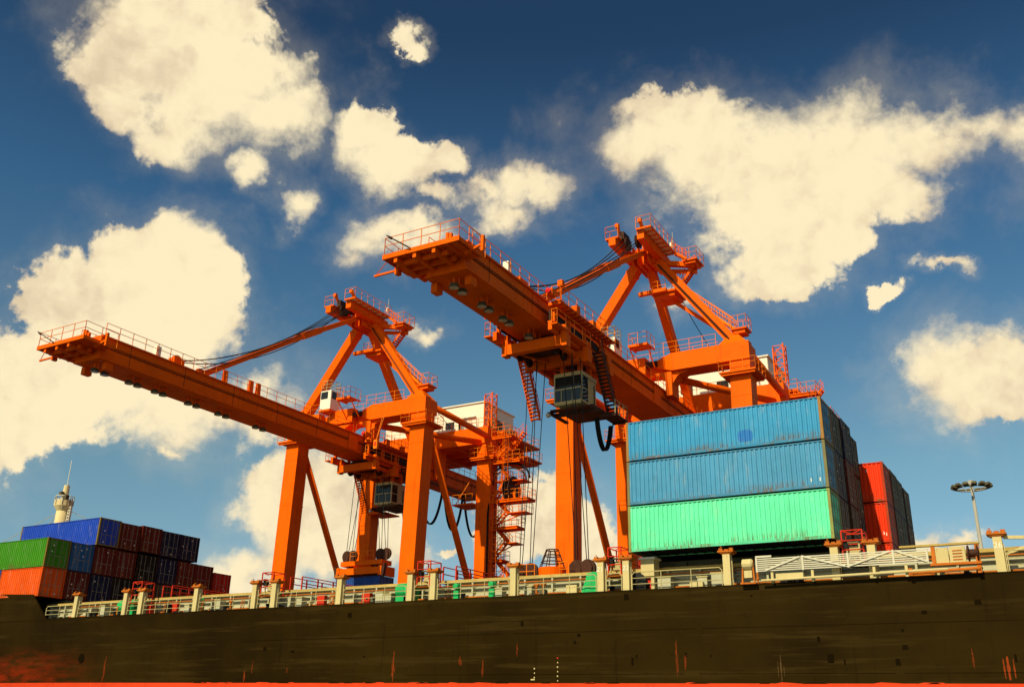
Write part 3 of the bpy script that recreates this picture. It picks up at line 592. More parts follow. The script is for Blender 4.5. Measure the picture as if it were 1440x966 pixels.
# ------------------------------------------------------------------ trolley with operator cab
def build_trolley():
    T = Thing('crane_trolley', (0, 60, 26.85), '', 'trolley', 'trolleys under the crane booms')
    P = T.part
    for sx in (-1, 1):
        x = sx*2.35
        P('side_girder', MB().box(x-.16, x+.16, 56.6, 66.0, 26.15, 26.75).box(x-.2, x+.2, 56.6, 66.0, 26.755, 26.85), ORG)
        for y in (57.2, 59.6, 62.2, 65.2):
            P('frame_post', MB().box(x-.13, x+.13, y-.14, y+.14, 26.855, 28.05), ORG)
        P('upper_chord', MB().box(x-.14, x+.14, 56.6, 66.0, 28.055, 28.3), ORG)
        for y in (57.6, 58.9, 63.2, 64.6):
            P('running_wheel', MB().lathe([(.2, -.12), (.34, -.08), (.34, .06), (.42, .08), (.42, .12)], (sx*1.86, y, 27.38), 16, 'x'), DKR)
        P('wheel_housing', MB().box(sx*2.1-.06, sx*2.1+.06, 57.0, 59.5, 27.0, 27.9), DKR); P('wheel_housing', MB().box(sx*2.1-.06, sx*2.1+.06, 62.6, 65.2, 27.0, 27.9), DKR)
        P('cable_tray', MB().box(sx*2.26-.04, sx*2.26+.04, 56.8, 65.8, 27.2, 27.7), BLK)
        W = P('walkway', MB().box(min(sx*2.52, sx*3.3), max(sx*2.52, sx*3.3), 56.4, 66.2, 28.18, 28.28), ORG)
        for i in range(14): P('walkway_bracket', MB().box(min(sx*2.5, sx*3.28), max(sx*2.5, sx*3.28), 56.5+i*.7, 56.6+i*.7, 28.02, 28.179), ORG, W)
        P('handrail', railing([(sx*2.55, 56.45, 28.28), (sx*3.27, 56.45, 28.28), (sx*3.27, 66.1, 28.28)], 1.2, 1.35), RAILO, W)
        W = P('lower_walkway', MB().box(min(sx*2.56, sx*3.1), max(sx*2.56, sx*3.1), 56.3, 62.0, 26.4, 26.5), ORG)
        P('handrail', railing([(sx*2.6, 56.35, 26.5), (sx*3.07, 56.35, 26.5), (sx*3.07, 61.9, 26.5)], 1.1, 1.3), RAILO, W)
        P('access_stair', stairs((sx*3.2 if sx > 0 else -2.6, 65.6 if sx > 0 else 63.6, 21.75), (sx*3.2 if sx > 0 else -2.6, 62.8 if sx > 0 else 61.2, 26.4), .75, (1, 0, 0), 18, solid=.09), ORG if sx < 0 else DKR)
    # heavy lower cross frame
    for y, z0, z1, a, b_ in ((58.0, 25.3, 26.1, -2.3, 3.1), (61.6, 25.25, 26.1, -2.3, 3.1), (65.6, 25.4, 26.1, -2.3, 3.1)):
        P('cross_beam', MB().box(a, b_, y-.28, y+.28, z0, z1).box(a-.05, a+.35, y-.34, y+.34, z0-.10, z1+.03).box(b_-.35, b_+.05, y-.34, y+.34, z0-.10, z1+.03), ORG)
    for x in (-2.0, 2.0): P('longitudinal_beam', MB().box(x-.16, x+.16, 58.29, 65.3, 25.6, 26.0), ORG)
    P('frame_brace', MB().beam((-1.8, 58.3, 25.6), (-.2, 61.3, 25.55), .14, .14).beam((2.6, 58.3, 25.6), (1.0, 61.3, 25.55), .14, .14).beam((-1.8, 61.9, 25.6), (1.8, 65.3, 25.6), .14, .14), ORG)
    for gx in (-2.05, 2.85):
        for gy in (58.0, 61.6, 65.6): P('frame_gusset', MB().prism([(gx-.2, 26.1), (gx+.2, 26.1), (gx+.14, 26.86), (gx-.14, 26.86)], gy-.3, gy+.3), ORG)
    P('hoist_machinery', MB().box(-1.5, 1.6, 58.9, 60.8, 25.85, 26.7).box(-1.2, 1.2, 62.6, 64.9, 25.8, 26.6), DKR)
    for sx in (-1, 1):
        P('rope_sheave', MB().lathe([(.2, -.1), (.5, -.08), (.42, 0), (.5, .08), (.2, .1)], (sx*1.5, 59.0, 25.6), 16, 'x'), DKR)
        P('rope_sheave', MB().lathe([(.2, -.1), (.5, -.08), (.42, 0), (.5, .08), (.2, .1)], (sx*1.5, 60.4, 25.6), 16, 'x'), DKR)
    P('signal_lamp', MB().lathe([(.05, -.3), (.2, -.22), (.2, 0), (.1, .08)], (2.75, 55.7, 28.75), 12, 'y'), RLMP); P('signal_lamp_mount', MB().box(2.5, 3.0, 55.72, 56.4, 28.5, 29.0), ORG)
    P('camera_post', MB().tube((3.0, 57.1, 28.28), (3.0, 57.1, 30.0), .07, 6).box(2.8, 3.2, 56.9, 57.3, 29.6, 30.1), ORG)
    P('electrical_box', MB().box(2.7, 3.15, 59.4, 60.0, 28.285, 29.0), ORG)
    P('electrical_box', MB().box(2.65, 3.1, 62.4, 62.9, 28.285, 28.9), ORG)
    # operator cab
    x0, x1, y0, y1, z0, z1 = -.15, 2.25, 62.0, 64.6, 22.35, 24.75
    C = P('operator_cab', MB().box(x0+.06, x1-.06, y0+1.15, y1, z0, z1-.3).box(x0, x1, y0, y1+.05, z1-.295, z1).box(x0, x1, y0, y0+1.14, z0-.05, z0+.1), BEIGE)
    fr = MB()
    for x in (x0, x1-.09): fr.box(x, x+.09, y0, y0+.09, z0+.101, z1-.296)
    fr.box(x0+.091, x1-.091, y0, y0+.08, z0+1.05, z0+1.14).box(x0+.6, x0+.65, y0, y0+.06, z0+.101, z0+1.049).box(x0+1.55, x0+1.6, y0, y0+.06, z0+.101, z0+1.049)
    for x in (x0, x1-.07): fr.box(x, x+.07, y0+.1, y0+1.14, z0+1.05, z0+1.11)
    P('window_frame', fr, CREAM, C)
    P('pane', MB().box(x0+.1, x1-.1, y0+.03, y0+.045, z0+.11, z0+1.045), GLS, C); P('pane', MB().box(x0+.1, x1-.1, y0+.03, y0+.045, z0+1.145, z1-.3), GLS, C)
    P('pane', MB().box(x1-.04, x1-.025, y0+.1, y0+1.14, z0+.11, z1-.3), GLS, C); P('pane', MB().box(x0+.025, x0+.04, y0+.1, y0+1.14, z0+.11, z1-.3), GLS, C)
    P('floor_grille', MB().box(x0+.1, x1-.1, y0+.05, y0+.1, z0-.14, z0-.055).box(x0+.1, x1-.1, y0+.35, y0+.4, z0-.14, z0-.055).box(x0+.1, x1-.1, y0+.65, y0+.7, z0-.14, z0-.055).box(x0+.1, x1-.1, y0+.95, y0+1.0, z0-.14, z0-.055), CREAM, C)
    P('seat_back', MB().box(.8, 1.3, 63.0, 63.12, 22.6, 23.6).box(.8, 1.3, 62.6, 62.99, 22.5, 22.65), BLK, C)
    P('cab_door_slot', MB().box(x1-.059, x1-.03, 64.2, 64.35, z0+.3, z0+1.8), BLK, C)
    P('cab_floor', MB().box(-.4, 2.6, 63.2, 66.6, 22.05, 22.34).box(-.6, 2.7, 62.2, 62.8, 21.9, 22.0).box(-.9, 2.9, 63.3, 63.6, 21.75, 22.04).box(-.9, -.6, 62.3, 65.4, 21.75, 21.9), DKR)
    Q = P('cab_gallery', MB().box(2.7, 4.0, 64.2, 66.6, 21.62, 21.7).box(2.7, 4.0, 64.2, 64.3, 21.5, 21.619).box(2.7, 4.0, 66.5, 66.6, 21.5, 21.619), DKR)
    P('handrail', railing([(3.97, 64.25, 21.7), (3.97, 66.55, 21.7), (2.75, 66.55, 21.7)], 1.1, .8), RAILW, Q)
    for hx in (.2, 1.7):
        for hy in (62.4, 64.0): P('cab_hanger', MB().box(hx, hx+.3, hy, hy+.3, 24.751, 26.1), ORG)
    P('cab_lamp', MB().lathe([(.05, -.2), (.16, -.15), (.2, .05)], (-.75, 62.2, 21.6), 10, 'y'), LENS)
    for k, dx in enumerate((0, .14, .28)):
        pts = [V(2.2+dx, 64.4+2.6*i/14, 21.6-2.3*(1-(2*i/14-1)**2)**.8) for i in range(15)]
        P('trailing_cable', MB().path(pts, .07, 6), BLK)
    return T.root
trR = build_trolley(); trR.location = (XR, 60, 26.85)
trL = copy_tree(trR); trL.location = (XL, 84, 26.85)
trR['label'] = 'orange trolley with white operator cab run out on the boom above the deck edge'
trL['label'] = 'orange trolley with white operator cab close behind the tall crane leg, over the lowered spreader'

# ------------------------------------------------------------------ spreaders and hoist ropes
def build_spreader(name, label, xc, yc, zc, ztop, half=3.0, full=True):
    T = Thing(name, (xc, yc, zc), label, 'spreader', 'spreaders hanging from the trolleys')
    P = T.part
    if full:
        P('spreader_frame', MB().box(xc-half, xc+half, yc-1.15, yc+1.15, zc+.25, zc+.95).box(xc-half-.1, xc-half+.3, yc-1.22, yc+1.22, zc+.05, zc+1.05).box(xc+half-.3, xc+half+.1, yc-1.22, yc+1.22, zc+.05, zc+1.05), ORG)
        P('head_block', MB().box(xc-half*.95, xc+half*.95, yc-.9, yc+.9, zc+1.25, zc+1.75).box(xc-1.2, xc+1.2, yc-.6, yc+.6, zc+.951, zc+1.249), ORG)
        for sx in (-1, 1):
            P('twist_lock_post', MB().box(xc+sx*1.9-.12, xc+sx*1.9+.12, yc-.8, yc+.8, zc+.951, zc+1.249), DKR)
            P('flipper', MB().prism([(xc+sx*(half+.1), zc+.9), (xc+sx*(half+.45), zc+1.3), (xc+sx*(half+.5), zc+1.0), (xc+sx*(half+.35), zc), (xc+sx*(half+.15), zc-.1)][::-sx], yc-1.2, yc-.8), DKR)
        P('control_cabinet', MB().box(xc-.5, xc+.4, yc-.7, yc+.2, zc+1.751, zc+2.4).tube((xc+.1, yc, zc+2.4), (xc+.1, yc, zc+3.1), .05, 6), ORG)
        P('handrail', railing([(xc-1.6, yc-.85, zc+1.75), (xc+1.6, yc-.85, zc+1.75)], 1.0, .8), RAILO)
    else:
        P('head_block', MB().box(xc-half, xc+half, yc-1.1, yc+1.1, zc-.6, zc+.1), ORG)
        P('cable_basket', MB().lathe([(.85, 0), (.95, .1), (1.0, .8), (.95, .85), (.9, .5), (.3, .4)], (xc, yc-.2, zc+.1), 20), ORG)
        cg = MB()
        for i in range(8): a = i*math.pi/4; cg.tube((xc+.95*math.cos(a), yc-.2+.95*math.sin(a), zc+.9), (xc+.45*math.cos(a), yc-.2+.45*math.sin(a), zc+2.2), .04, 5)
        for r_, z in ((.45, 2.2), (.6, 1.8), (.78, 1.35)):
            pts = [V(xc+r_*math.cos(i*math.pi/6), yc-.2+r_*math.sin(i*math.pi/6), zc+z) for i in range(13)]; cg.path(pts, .045, 5)
        P('cable_guide', cg, DKR)
        P('handrail', railing([(xc-half, yc-1.0, zc+.1), (xc-1.0, yc-1.0, zc+.1)], 1.1, .7), RAILO)
        P('handrail', railing([(xc+1.0, yc-1.0, zc+.1), (xc+half-1.2, yc-1.0, zc+.1)], 1.1, .8), RAILO)
    base = zc+1.75 if full else zc+.1
    for sx in (-1, 1):
        for k, dx in enumerate((-.42, .42)):
            x = xc+sx*(half*.78)+dx
            sh = P('block_sheave', MB().lathe([(.2, -.14), (.62, -.11), (.54, 0), (.62, .11), (.2, .14)], (x, yc, base+.72), 18, 'y'), DKR)
            P('sheave_cheek', MB().prism([(x-.3, base), (x+.3, base), (x+.42, base+.8), (x+.2, base+1.25), (x-.2, base+1.25), (x-.42, base+.8)], yc-.26, yc-.17), DKR, sh)
        for dy in (-.5, .5):
            for e in (-.28, .28):
                a = (xc+sx*half*.78+e*1.5, yc+dy*.3, base+.9); b_ = (xc+sx*1.5+e*1.3-(0 if full else 0), yc+dy*1.4, ztop)
                P('hoist_rope', MB().tube(a, b_, .035, 6), ROPE)
    return T.root
build_spreader('spreader', 'orange spreader frame with head block, lowered onto a blue container', XL+.75, 84.2, 13.75, 25.5)
build_spreader('spreader', 'orange head block with caged cable basket between two dark sheave pairs', XR+.6, 60.6, 8.75, 25.5, 2.9, False)

# ------------------------------------------------------------------ containers
CW, CH = 2.438, 2.59
CM = {}
def container_meshes(L):
    if L in CM: return CM[L]
    h = L/2; w = CW/2
    ef = MB()
    for sy in (-1, 1):
        x, y = h-.08, sy*(w-.08)
        ef.box(x-.08, x+.08, y-.08, y+.08, .121, CH-.121)
        for z in (0, CH-.12): ef.box(h-.178, h, min(sy*w, sy*(w-.162)), max(sy*w, sy*(w-.162)), z, z+.12)
    ef.box(h-.09, h-.01, -w+.163, w-.163, CH-.115, CH-.012); ef.box(h-.09, h-.01, -w+.163, w-.163, .012, .13)
    fr = MB(); y = -(w-.04)
    fr.box(-h+.179, h-.179, y-.035, y+.035, CH-.085, CH-.02); fr.box(-h+.179, h-.179, y-.03, y+.03, .02, .18)
    def corr(a0, a1, depth, pitch):
        pts = []; a = a0; n = int((a1-a0)/pitch); pw = (a1-a0)/n
        for i in range(n): pts += [(a0+i*pw, 0), (a0+i*pw+pw*.40, 0), (a0+i*pw+pw*.53, depth), (a0+i*pw+pw*.87, depth)]
        pts.append((a1, 0)); return pts
    side = MB()
    for sy in (-1, 1):
        pr = corr(-h+.16, h-.16, .055, .278); n = len(side.v)
        for x, d in pr: side.v += [V(x, sy*(w-.022-d), .181), V(x, sy*(w-.022-d), CH-.101)]
        for i in range(len(pr)-1):
            q = (n+2*i, n+2*i+2, n+2*i+3, n+2*i+1); side.f.append(q if sy < 0 else q[::-1])
    roof = MB(); pr = corr(-h+.13, h-.13, .02, .35); n = 0
    for x, d in pr: roof.v += [V(x, -w+.076, CH-.03-d), V(x, w-.076, CH-.03-d)]
    for i in range(len(pr)-1): roof.f.append((2*i, 2*i+2, 2*i+3, 2*i+1))
    flo = MB().box(-h+.13, h-.13, -w+.075, w-.075, .08, .14)
    for k in range(int(L/.6)): flo.box(-h+.4+k*.6, -h+.46+k*.6, -w+.08, w-.08, .03, .079)
    pr = corr(-w+.16, w-.16, .04, .25); n = len(roof.v)
    for y, d in pr: roof.v += [V(-h+.03+d, y, .131), V(-h+.03+d, y, CH-.116)]
    for i in range(len(pr)-1): roof.f.append((n+2*i+2, n+2*i, n+2*i+1, n+2*i+3))
    door = MB(); dw = w-.17
    door.box(h-.10, h-.045, .006, dw, .14, CH-.125)
    for k in range(3): z = .5+k*.72; door.box(h-.0449, h-.025, .1, dw-.1, z, z+.36)
    for y in (.02, dw-.05): door.box(h-.0449, h-.03, y, y+.03, .15, CH-.14)
    rod = MB().tube((h-.012, 0, .1), (h-.012, 0, CH-.1), .019, 6)
    for z in (.12, .75, 1.75, CH-.2): rod.box(h-.045, h+.008, -.05, .05, z, z+.05)
    rod.box(h-.01, h+.012, -.3, .02, 1.0, 1.05)
    CM[L] = dict(rail=fr.mesh('side_rail', CONT), ends=ef.mesh('end_frame', CFRM), prof=corr(-h+.16, h-.16, .055, .278), side=side.mesh('corrugated_side', CONT), roof=roof.mesh('container_roof', CONT), floor=flo.mesh('container_floor', BLK), door=door.mesh('container_door', CONT), rod=rod.mesh('lock_rod', LOCK))
    return CM[L]
PR = random.Random(5)
PLAC = [MB().box(-.002, .004, -.06, .06, 0, .11).mesh('placard', WHT), MB().box(-.002, .004, -.07, .07, 0, .10).mesh('placard', RUSTT)]
STRK = MB().box(-.025, .025, -.006, .004, 0, .2).mesh('painted_stroke', WHT)
def container(x_right, y_front, z, col, label, L=12.192, h=CH, group='containers stacked on deck', frame=None, rods=True, top=True):
    m = container_meshes(L)
    r = link('shipping_container', None, None, (x_right-L/2, y_front+CW/2, z)); r.scale = (1, 1, h/CH)
    tag(r, label, 'container', group)
    f2 = frame or tuple(c*.8 for c in col)
    
    for s in (1, -1):
        e_ = link('end_frame', m['ends'], r, color=f2); e_.scale = (s, 1, 1)
        e_ = link('side_rail', m['rail'], r, color=tuple(c*.75 for c in col)); e_.scale = (1, s, 1)
    link('corrugated_side', m['side'], r, color=col); link('container_roof', m['roof'], r, color=col); link('container_floor', m['floor'], r)
    for s in (1, -1):
        d = link('door', m['door'], r, color=col)
        if s < 0: d.scale = (1, -1, 1)
        for k in range(PR.choice((0, 1, 2, 2))):
            link('placard', PLAC[PR.choice((0, 0, 0, 1))], d, (L/2-.022, PR.uniform(.1, .95), PR.choice((.3, .55, 1.35, 1.9, 2.1))))
        if rods:
            for y in (.33, .82): link('lock_rod', m['rod'], d, (0, y, 0))
    return r
BLUE, BLUE2, TEAL = (.045, .31, .60), (.075, .31, .56), (.14, .84, .48)
MAR, NAVY, BLACK, BRN, REDC, GRY, DGN = (.14, .013, .006), (.006, .012, .05), (.008, .008, .007), (.07, .032, .012), (.85, .04, .003), (.04, .044, .034), (.016, .03, .018)
YS = 54.1; RP = 2.52
# right bay
XB = -11.13
tz = [9.34, 12.20, 14.99, 17.58]
r0 = [(TEAL, 'mint green 40-foot container at the bottom of the stack, seen side on'), (BLUE2, 'faded pale blue 40-foot container between the mint green and the bright blue one'), (BLUE, 'bright blue 40-foot container on top, with a round darker patch on its side')]
for i, (c_, lb) in enumerate(r0):
    o = container(XB, YS, tz[i], c_, lb, h=tz[i+1]-tz[i]-.07, group='containers on the deck bay with the mint green box', frame=((.30, .34, .10), (.22, .20, .09), (.40, .20, .05))[i])
    if i == 2:      # round repainted patch following the corrugations
        dm = MB(); cx, cz, rr = 1.55, .72, .48; n = 0
        xs2 = sorted(set([p_[0] for p_ in CM[12.192]['prof']] + [cx-rr+2*rr*k/24 for k in range(25)]))
        pf = CM[12.192]['prof']
        def dep(x):
            for (xa, da), (xb, db) in zip(pf[:-1], pf[1:]):
                if xa <= x <= xb: return da+(db-da)*(x-xa)/max(1e-6, xb-xa)
            return 0
        cols_ = [x for x in xs2 if cx-rr <= x <= cx+rr]
        for x in cols_:
            hh = math.sqrt(max(0, rr*rr-(x-cx)**2)); y = -(CW/2-.022-dep(x))-.004
            dm.v += [V(x, y, cz-min(hh, .34)), V(x, y, cz+min(hh, .40))]
        for k in range(len(cols_)-1): dm.f.append((2*k, 2*k+2, 2*k+3, 2*k+1))
        link('repaint_patch', dm.mesh('repaint_patch', CONT), o, color=(.025, .19, .58))
    if i == 1:
        for dx in (-.45, -.95): link('painted_stroke', STRK, o, (12.192/2+dx, -CW/2+.018, .35))
NAMES = {MAR: 'maroon', NAVY: 'navy blue', BLACK: 'black', BRN: 'brown', REDC: 'bright red', GRY: 'dark grey', DGN: 'dark green'}
ORD = ['first', 'second', 'third', 'fourth', 'fifth', 'sixth', 'seventh', 'eighth', 'ninth']
TIER = ['bottom tier', 'middle tier', 'top tier', 'uppermost tier']
cols = [[BRN, NAVY, GRY], [BRN, MAR, NAVY], [NAVY, GRY, DGN]]
for k, cs_ in enumerate(cols):
    for i, c_ in enumerate(cs_):
        zz_ = tz[i]-(.28 if k == 2 and i > 0 else 0)
        container(XB+(0, .1, -.03)[k], YS+RP*(k+1), zz_, c_, '%s container door end, %s, %s row behind the blue and mint green boxes' % (NAMES[c_], TIER[i], ORD[k]), h=(tz[i+1]-tz[i]-.05), group='containers on the deck bay with the mint green box')
zr = [8.0, 10.6, 13.22, 15.87]
cols = [[REDC, REDC, REDC], [BRN, GRY, BRN], [BRN, GRY, GRY], [BRN, BRN, BRN]]
cols = [[REDC, REDC, REDC], [GRY, BRN, BRN], [BRN, GRY, GRY], [BRN, MAR, BRN]]
for k, cs_ in enumerate(cols):
    for i, c_ in enumerate(cs_):
        sh = (0, 0, 0, .2)[k]
        lb = ('bright red container, %s, jutting out behind the blue and green stack' % TIER[i]) if k == 0 else '%s container door end, %s, %s row behind the bright red containers' % (NAMES[c_], TIER[i], ORD[k-1])
        o = container(-9.72+(.05 if k % 2 else 0), 64.24+2.5*k, zr[i]-sh, c_, lb, h=zr[i+1]-zr[i]-.05, group='containers on the deck bay with the mint green box', frame=(.5, .04, .01) if k == 0 else None)
        if k == 0:
            for dx, zq in ((-.42, .5), (-.28, .42)) if i < 2 else ((-1.05, 1.95),): link('painted_stroke', STRK, o, (12.192/2+dx, -CW/2+.018, zq))
# left bay
XLB = -80.35
LG = 'containers on the forward deck bay'
lz = [9.12, 11.72, 14.42]
ORNG, GREENC, BLU3, LBL = (.80, .10, .006), (.055, .26, .012), (.018, .07, .52), (.03, .25, .55)
LEFT = {(0, 0): (ORNG, 'orange 20-foot container under the green one'), (0, 1): (GREENC, 'green 40-foot container resting on the orange one'),
        (2, 2): (BLU3, 'royal blue 40-foot container on the top tier, side on, beneath the white mast')}
MIDB = (.02, .12, .33); NAMES[MIDB] = 'mid blue'
grid = {1: [MAR, MIDB], 2: [NAVY, MAR], 3: [BLACK, MAR, MAR], 4: [BLACK, BLACK, MAR], 5: [BRN, NAVY, NAVY], 6: [BLACK, MAR, NAVY], 7: [BRN, MAR], 8: [MAR, (.42, .02, .012)]}
NAMES[(.42, .02, .012)] = 'red'
for (rw, tr_), (c_, lb) in LEFT.items():
    container(XLB, YS+RP*rw, lz[tr_], c_, lb, L=6.058 if (rw, tr_) == (0, 0) else 12.192, group=LG, frame=(.20, .15, .03) if tr_ else None, h=2.58 if tr_ == 0 else 2.62)
container(XLB-6.15, YS, lz[0], BLU3, 'blue 20-foot container end to end with the orange one under the green box', L=6.058, group=LG, h=2.58)
for rw, cs_ in grid.items():
    for i, c_ in enumerate(cs_):
        dz = -.55 if rw == 8 and i == 1 else (.1 if rw == 4 and i == 2 else 0)
        o = container(XLB-(.15 if rw in (3, 7) else 0), YS+RP*rw, lz[i]+(dz if rw == 4 else 0), c_, '%s container door end, %s, %s row inboard of the green and orange boxes' % (NAMES[c_], TIER[i], ORD[rw-1]), group=LG, h=2.56+(dz if rw == 8 else 0))
# container under the spreader on the quay side
container(XL+.75+3.03, 84.2-CW/2, 11.1, (.02, .07, .30), 'blue container gripped by the lowered orange spreader', L=6.058, h=2.62, group=None)

# ------------------------------------------------------------------ cargo ship
S = Thing('cargo_ship', (-30, 66, WZ), 'long black-hulled cargo ship with red boot topping and pale deck fittings', 'ship')
P = S.part
DZ, BZ = 7.05, 1.85
HY = 54.0; FY = 78.2; CY = (HY+FY)/2
def half_beam(x, z):
    """half breadth of the hull: parallel middle body, flared bow to the left"""
    full = (FY-HY)/2
    f = max(0, min(1, (z-WZ)/(10-WZ)))
    x_s = -58 - 22*f         # shoulder where the side starts to turn in
    x_e = -116 - 16*f        # stem
    if x >= x_s: return full
    t = min(1, (x_s-x)/(x_s-x_e))
    return full*max(0.004, (1-t**2.1))
xs_ = [64, 40, 20, 0, -20, -40, -52] + [-58-2.2*i for i in range(34)]
def hull_strip(z0, z1, nz, smooth=True, proud=0):
    mb = MB(); 
    for side in (1, -1):
        n0 = len(mb.v)
        for x in xs_:
            for k in range(nz+1):
                z = z0+(z1-z0)*k/nz; hb = half_beam(x, z)+proud
                mb.v.append(V(x, CY-side*hb, z))
        for i in range(len(xs_)-1):
            for k in range(nz):
                a = n0+i*(nz+1)+k; q = (a, a+1, a+nz+2, a+nz+1); mb.f.append(q if side < 0 else q[::-1])
    n0 = len(mb.v)
    mb.v += [V(64, HY, z0), V(64, FY, z0), V(64, FY, z1), V(64, HY, z1)]; mb.f.append((n0, n0+1, n0+2, n0+3))
    return mb
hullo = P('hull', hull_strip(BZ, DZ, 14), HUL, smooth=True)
P('boot_topping', hull_strip(WZ-2.5, BZ, 6), BOOT, smooth=True)
# forecastle bulwark with a raked after end
bw = MB(); bx_ = [x for x in xs_ if x <= -80.4]; bx_ = [-80.9] + bx_
for side in (1, -1):
    n0 = len(bw.v)
    for i, x in enumerate(bx_):
        top = 9.25 + .08*max(0, -81-x)*.6; 
        hb = half_beam(x, DZ)+.03
        xb = -78.4 if i == 0 else x
        ht = half_beam(x, top)+.03
        bw.v += [V(xb, CY-side*half_beam(xb, DZ)-side*.03, DZ-.03), V(x, CY-side*ht, top), V(x, CY-side*(ht-.14), top), V(xb, CY-side*(half_beam(xb, DZ)-.14), DZ-.03)]
    for i in range(len(bx_)-1):
        a = n0+4*i
        for k in range(3): q = (a+k, a+k+1, a+k+5, a+k+4); bw.f.append(q if side < 0 else q[::-1])
    bw.f.append((n0, n0+3, n0+2, n0+1) if side > 0 else (n0, n0+1, n0+2, n0+3))
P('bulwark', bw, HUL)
# weld seams along the plating
def seam(z, x0, x1):
    mb = MB(); n = 10
    for i in range(n):
        xa, xb = x0+(x1-x0)*i/n, x0+(x1-x0)*(i+1)/n
        mb.box(xa+(.4 if i % 3 == 0 else 0), xb-(.9 if i % 4 == 1 else 0), HY-.008, HY+.02, z-.012, z+.012)
    return mb
P('weld_seam', seam(4.78, -55, 64), DKST, hullo); P('weld_seam', seam(2.35, -40, 64), DKST, hullo)
# sheer strake lip
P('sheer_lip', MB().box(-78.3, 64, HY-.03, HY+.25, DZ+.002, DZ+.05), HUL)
# deck
dk = MB(); n = 0
for x in xs_: dk.v += [V(x, CY-half_beam(x, DZ)+.02, DZ), V(x, CY+half_beam(x, DZ)-.02, DZ)]
for i in range(len(xs_)-1): dk.f.append((2*i, 2*i+1, 2*i+3, 2*i+2))
P('deck', dk, HATCH)
# hawse hole, stains, draught marks on the plating
P('hawse_hole', MB().lathe([(.30, 0), (.36, .0), (.36, -.06), (.30, -.06)], (-72.75, HY+.055, 3.75), 16, 'y'), DKST)
rs = random.Random(3)
for (x, z0, z1, w) in ((-40.5, 1.9, 3.85, .16), (-54.0, 1.9, 2.7, .12), (-53.3, 2.5, 3.4, .07), (-35.2, 2.9, 3.5, .12), (-33.5, 2.2, 3.3, .08), (-49.9, 2.5, 2.9, .05), (-20.5, 2.2, 4.2, .07), (-20.0, 2.5, 3.4, .06), (-14.6, 1.95, 3.3, .2), (-3.6, 2.0, 3.1, .3), (-31, 3.4, 4.3, .05), (-69.6, 1.95, 3.9, .12), (-5.1, 2.5, 3.5, .05), (8, 2, 3.8, .15)):
    for j in range(3):
        k = 12; xo = x+(j-1)*w*.6*(1+rs.random()*.5); ww = w*(.45 if j == 1 else .22); za, zb = (z0, z1) if j == 1 else (z0+rs.random()*.3*(z1-z0), z1-rs.random()*.5*(z1-z0))
        le = []; ri = []
        for i in range(k+1):
            f = i/k; tw = ww*(.25+.75*math.sin(math.pi*min(1, .12+f*.8)))*(.6+.6*rs.random()); ze = za+(zb-za)*f
            le.append((xo-tw*.5+rs.uniform(-.01, .01), ze)); ri.append((xo+tw*.5, ze))
        P('rust_stain', MB().prism(le + ri[::-1], HY-.006-.001*j, HY+.004), RSTN if x != -14.6 else HULS, hullo)
for i in range(26):
    x = rs.uniform(-56, 8); z = rs.uniform(2.4, 4.5) if i % 3 else rs.uniform(4.9, 6.6); w = rs.uniform(.08, .4); h_ = rs.uniform(.1, .45)
    P('touch_up_patch', MB().prism([(x, z), (x+w, z+rs.uniform(-.03, .03)), (x+w*rs.uniform(.85, 1), z+h_), (x+rs.uniform(0, .1)*w, z+h_)], HY-.005, HY+.004), DKST, hullo)
for x, zt, n in ((-28.15, 3.25, 6), (-29.75, 2.65, 3)):
    for i in range(n): P('draught_mark', MB().box(x-.04+.02*(i % 2), x+.04, HY-.009, HY+.004, zt-i*.26, zt-i*.26+.08), REDP if i == 0 and n == 6 else CREAM, hullo)
P('draught_mark', MB().box(-30.0, -29.72, HY-.009, HY+.004, 2.02, 2.09), CREAM, hullo)
# ragged upper edge of the red boot topping
for i in range(40):
    x = rs.uniform(-60, 10); w = rs.uniform(.5, 1.8)
    P('boot_paint_edge', MB().prism([(x, BZ-.02), (x+w, BZ-.02), (x+w*.8, BZ+rs.uniform(.01, .05)), (x+w*.3, BZ+rs.uniform(.02, .07))], HY-.004, HY+.003), BOOT if i % 3 else DKST, hullo)

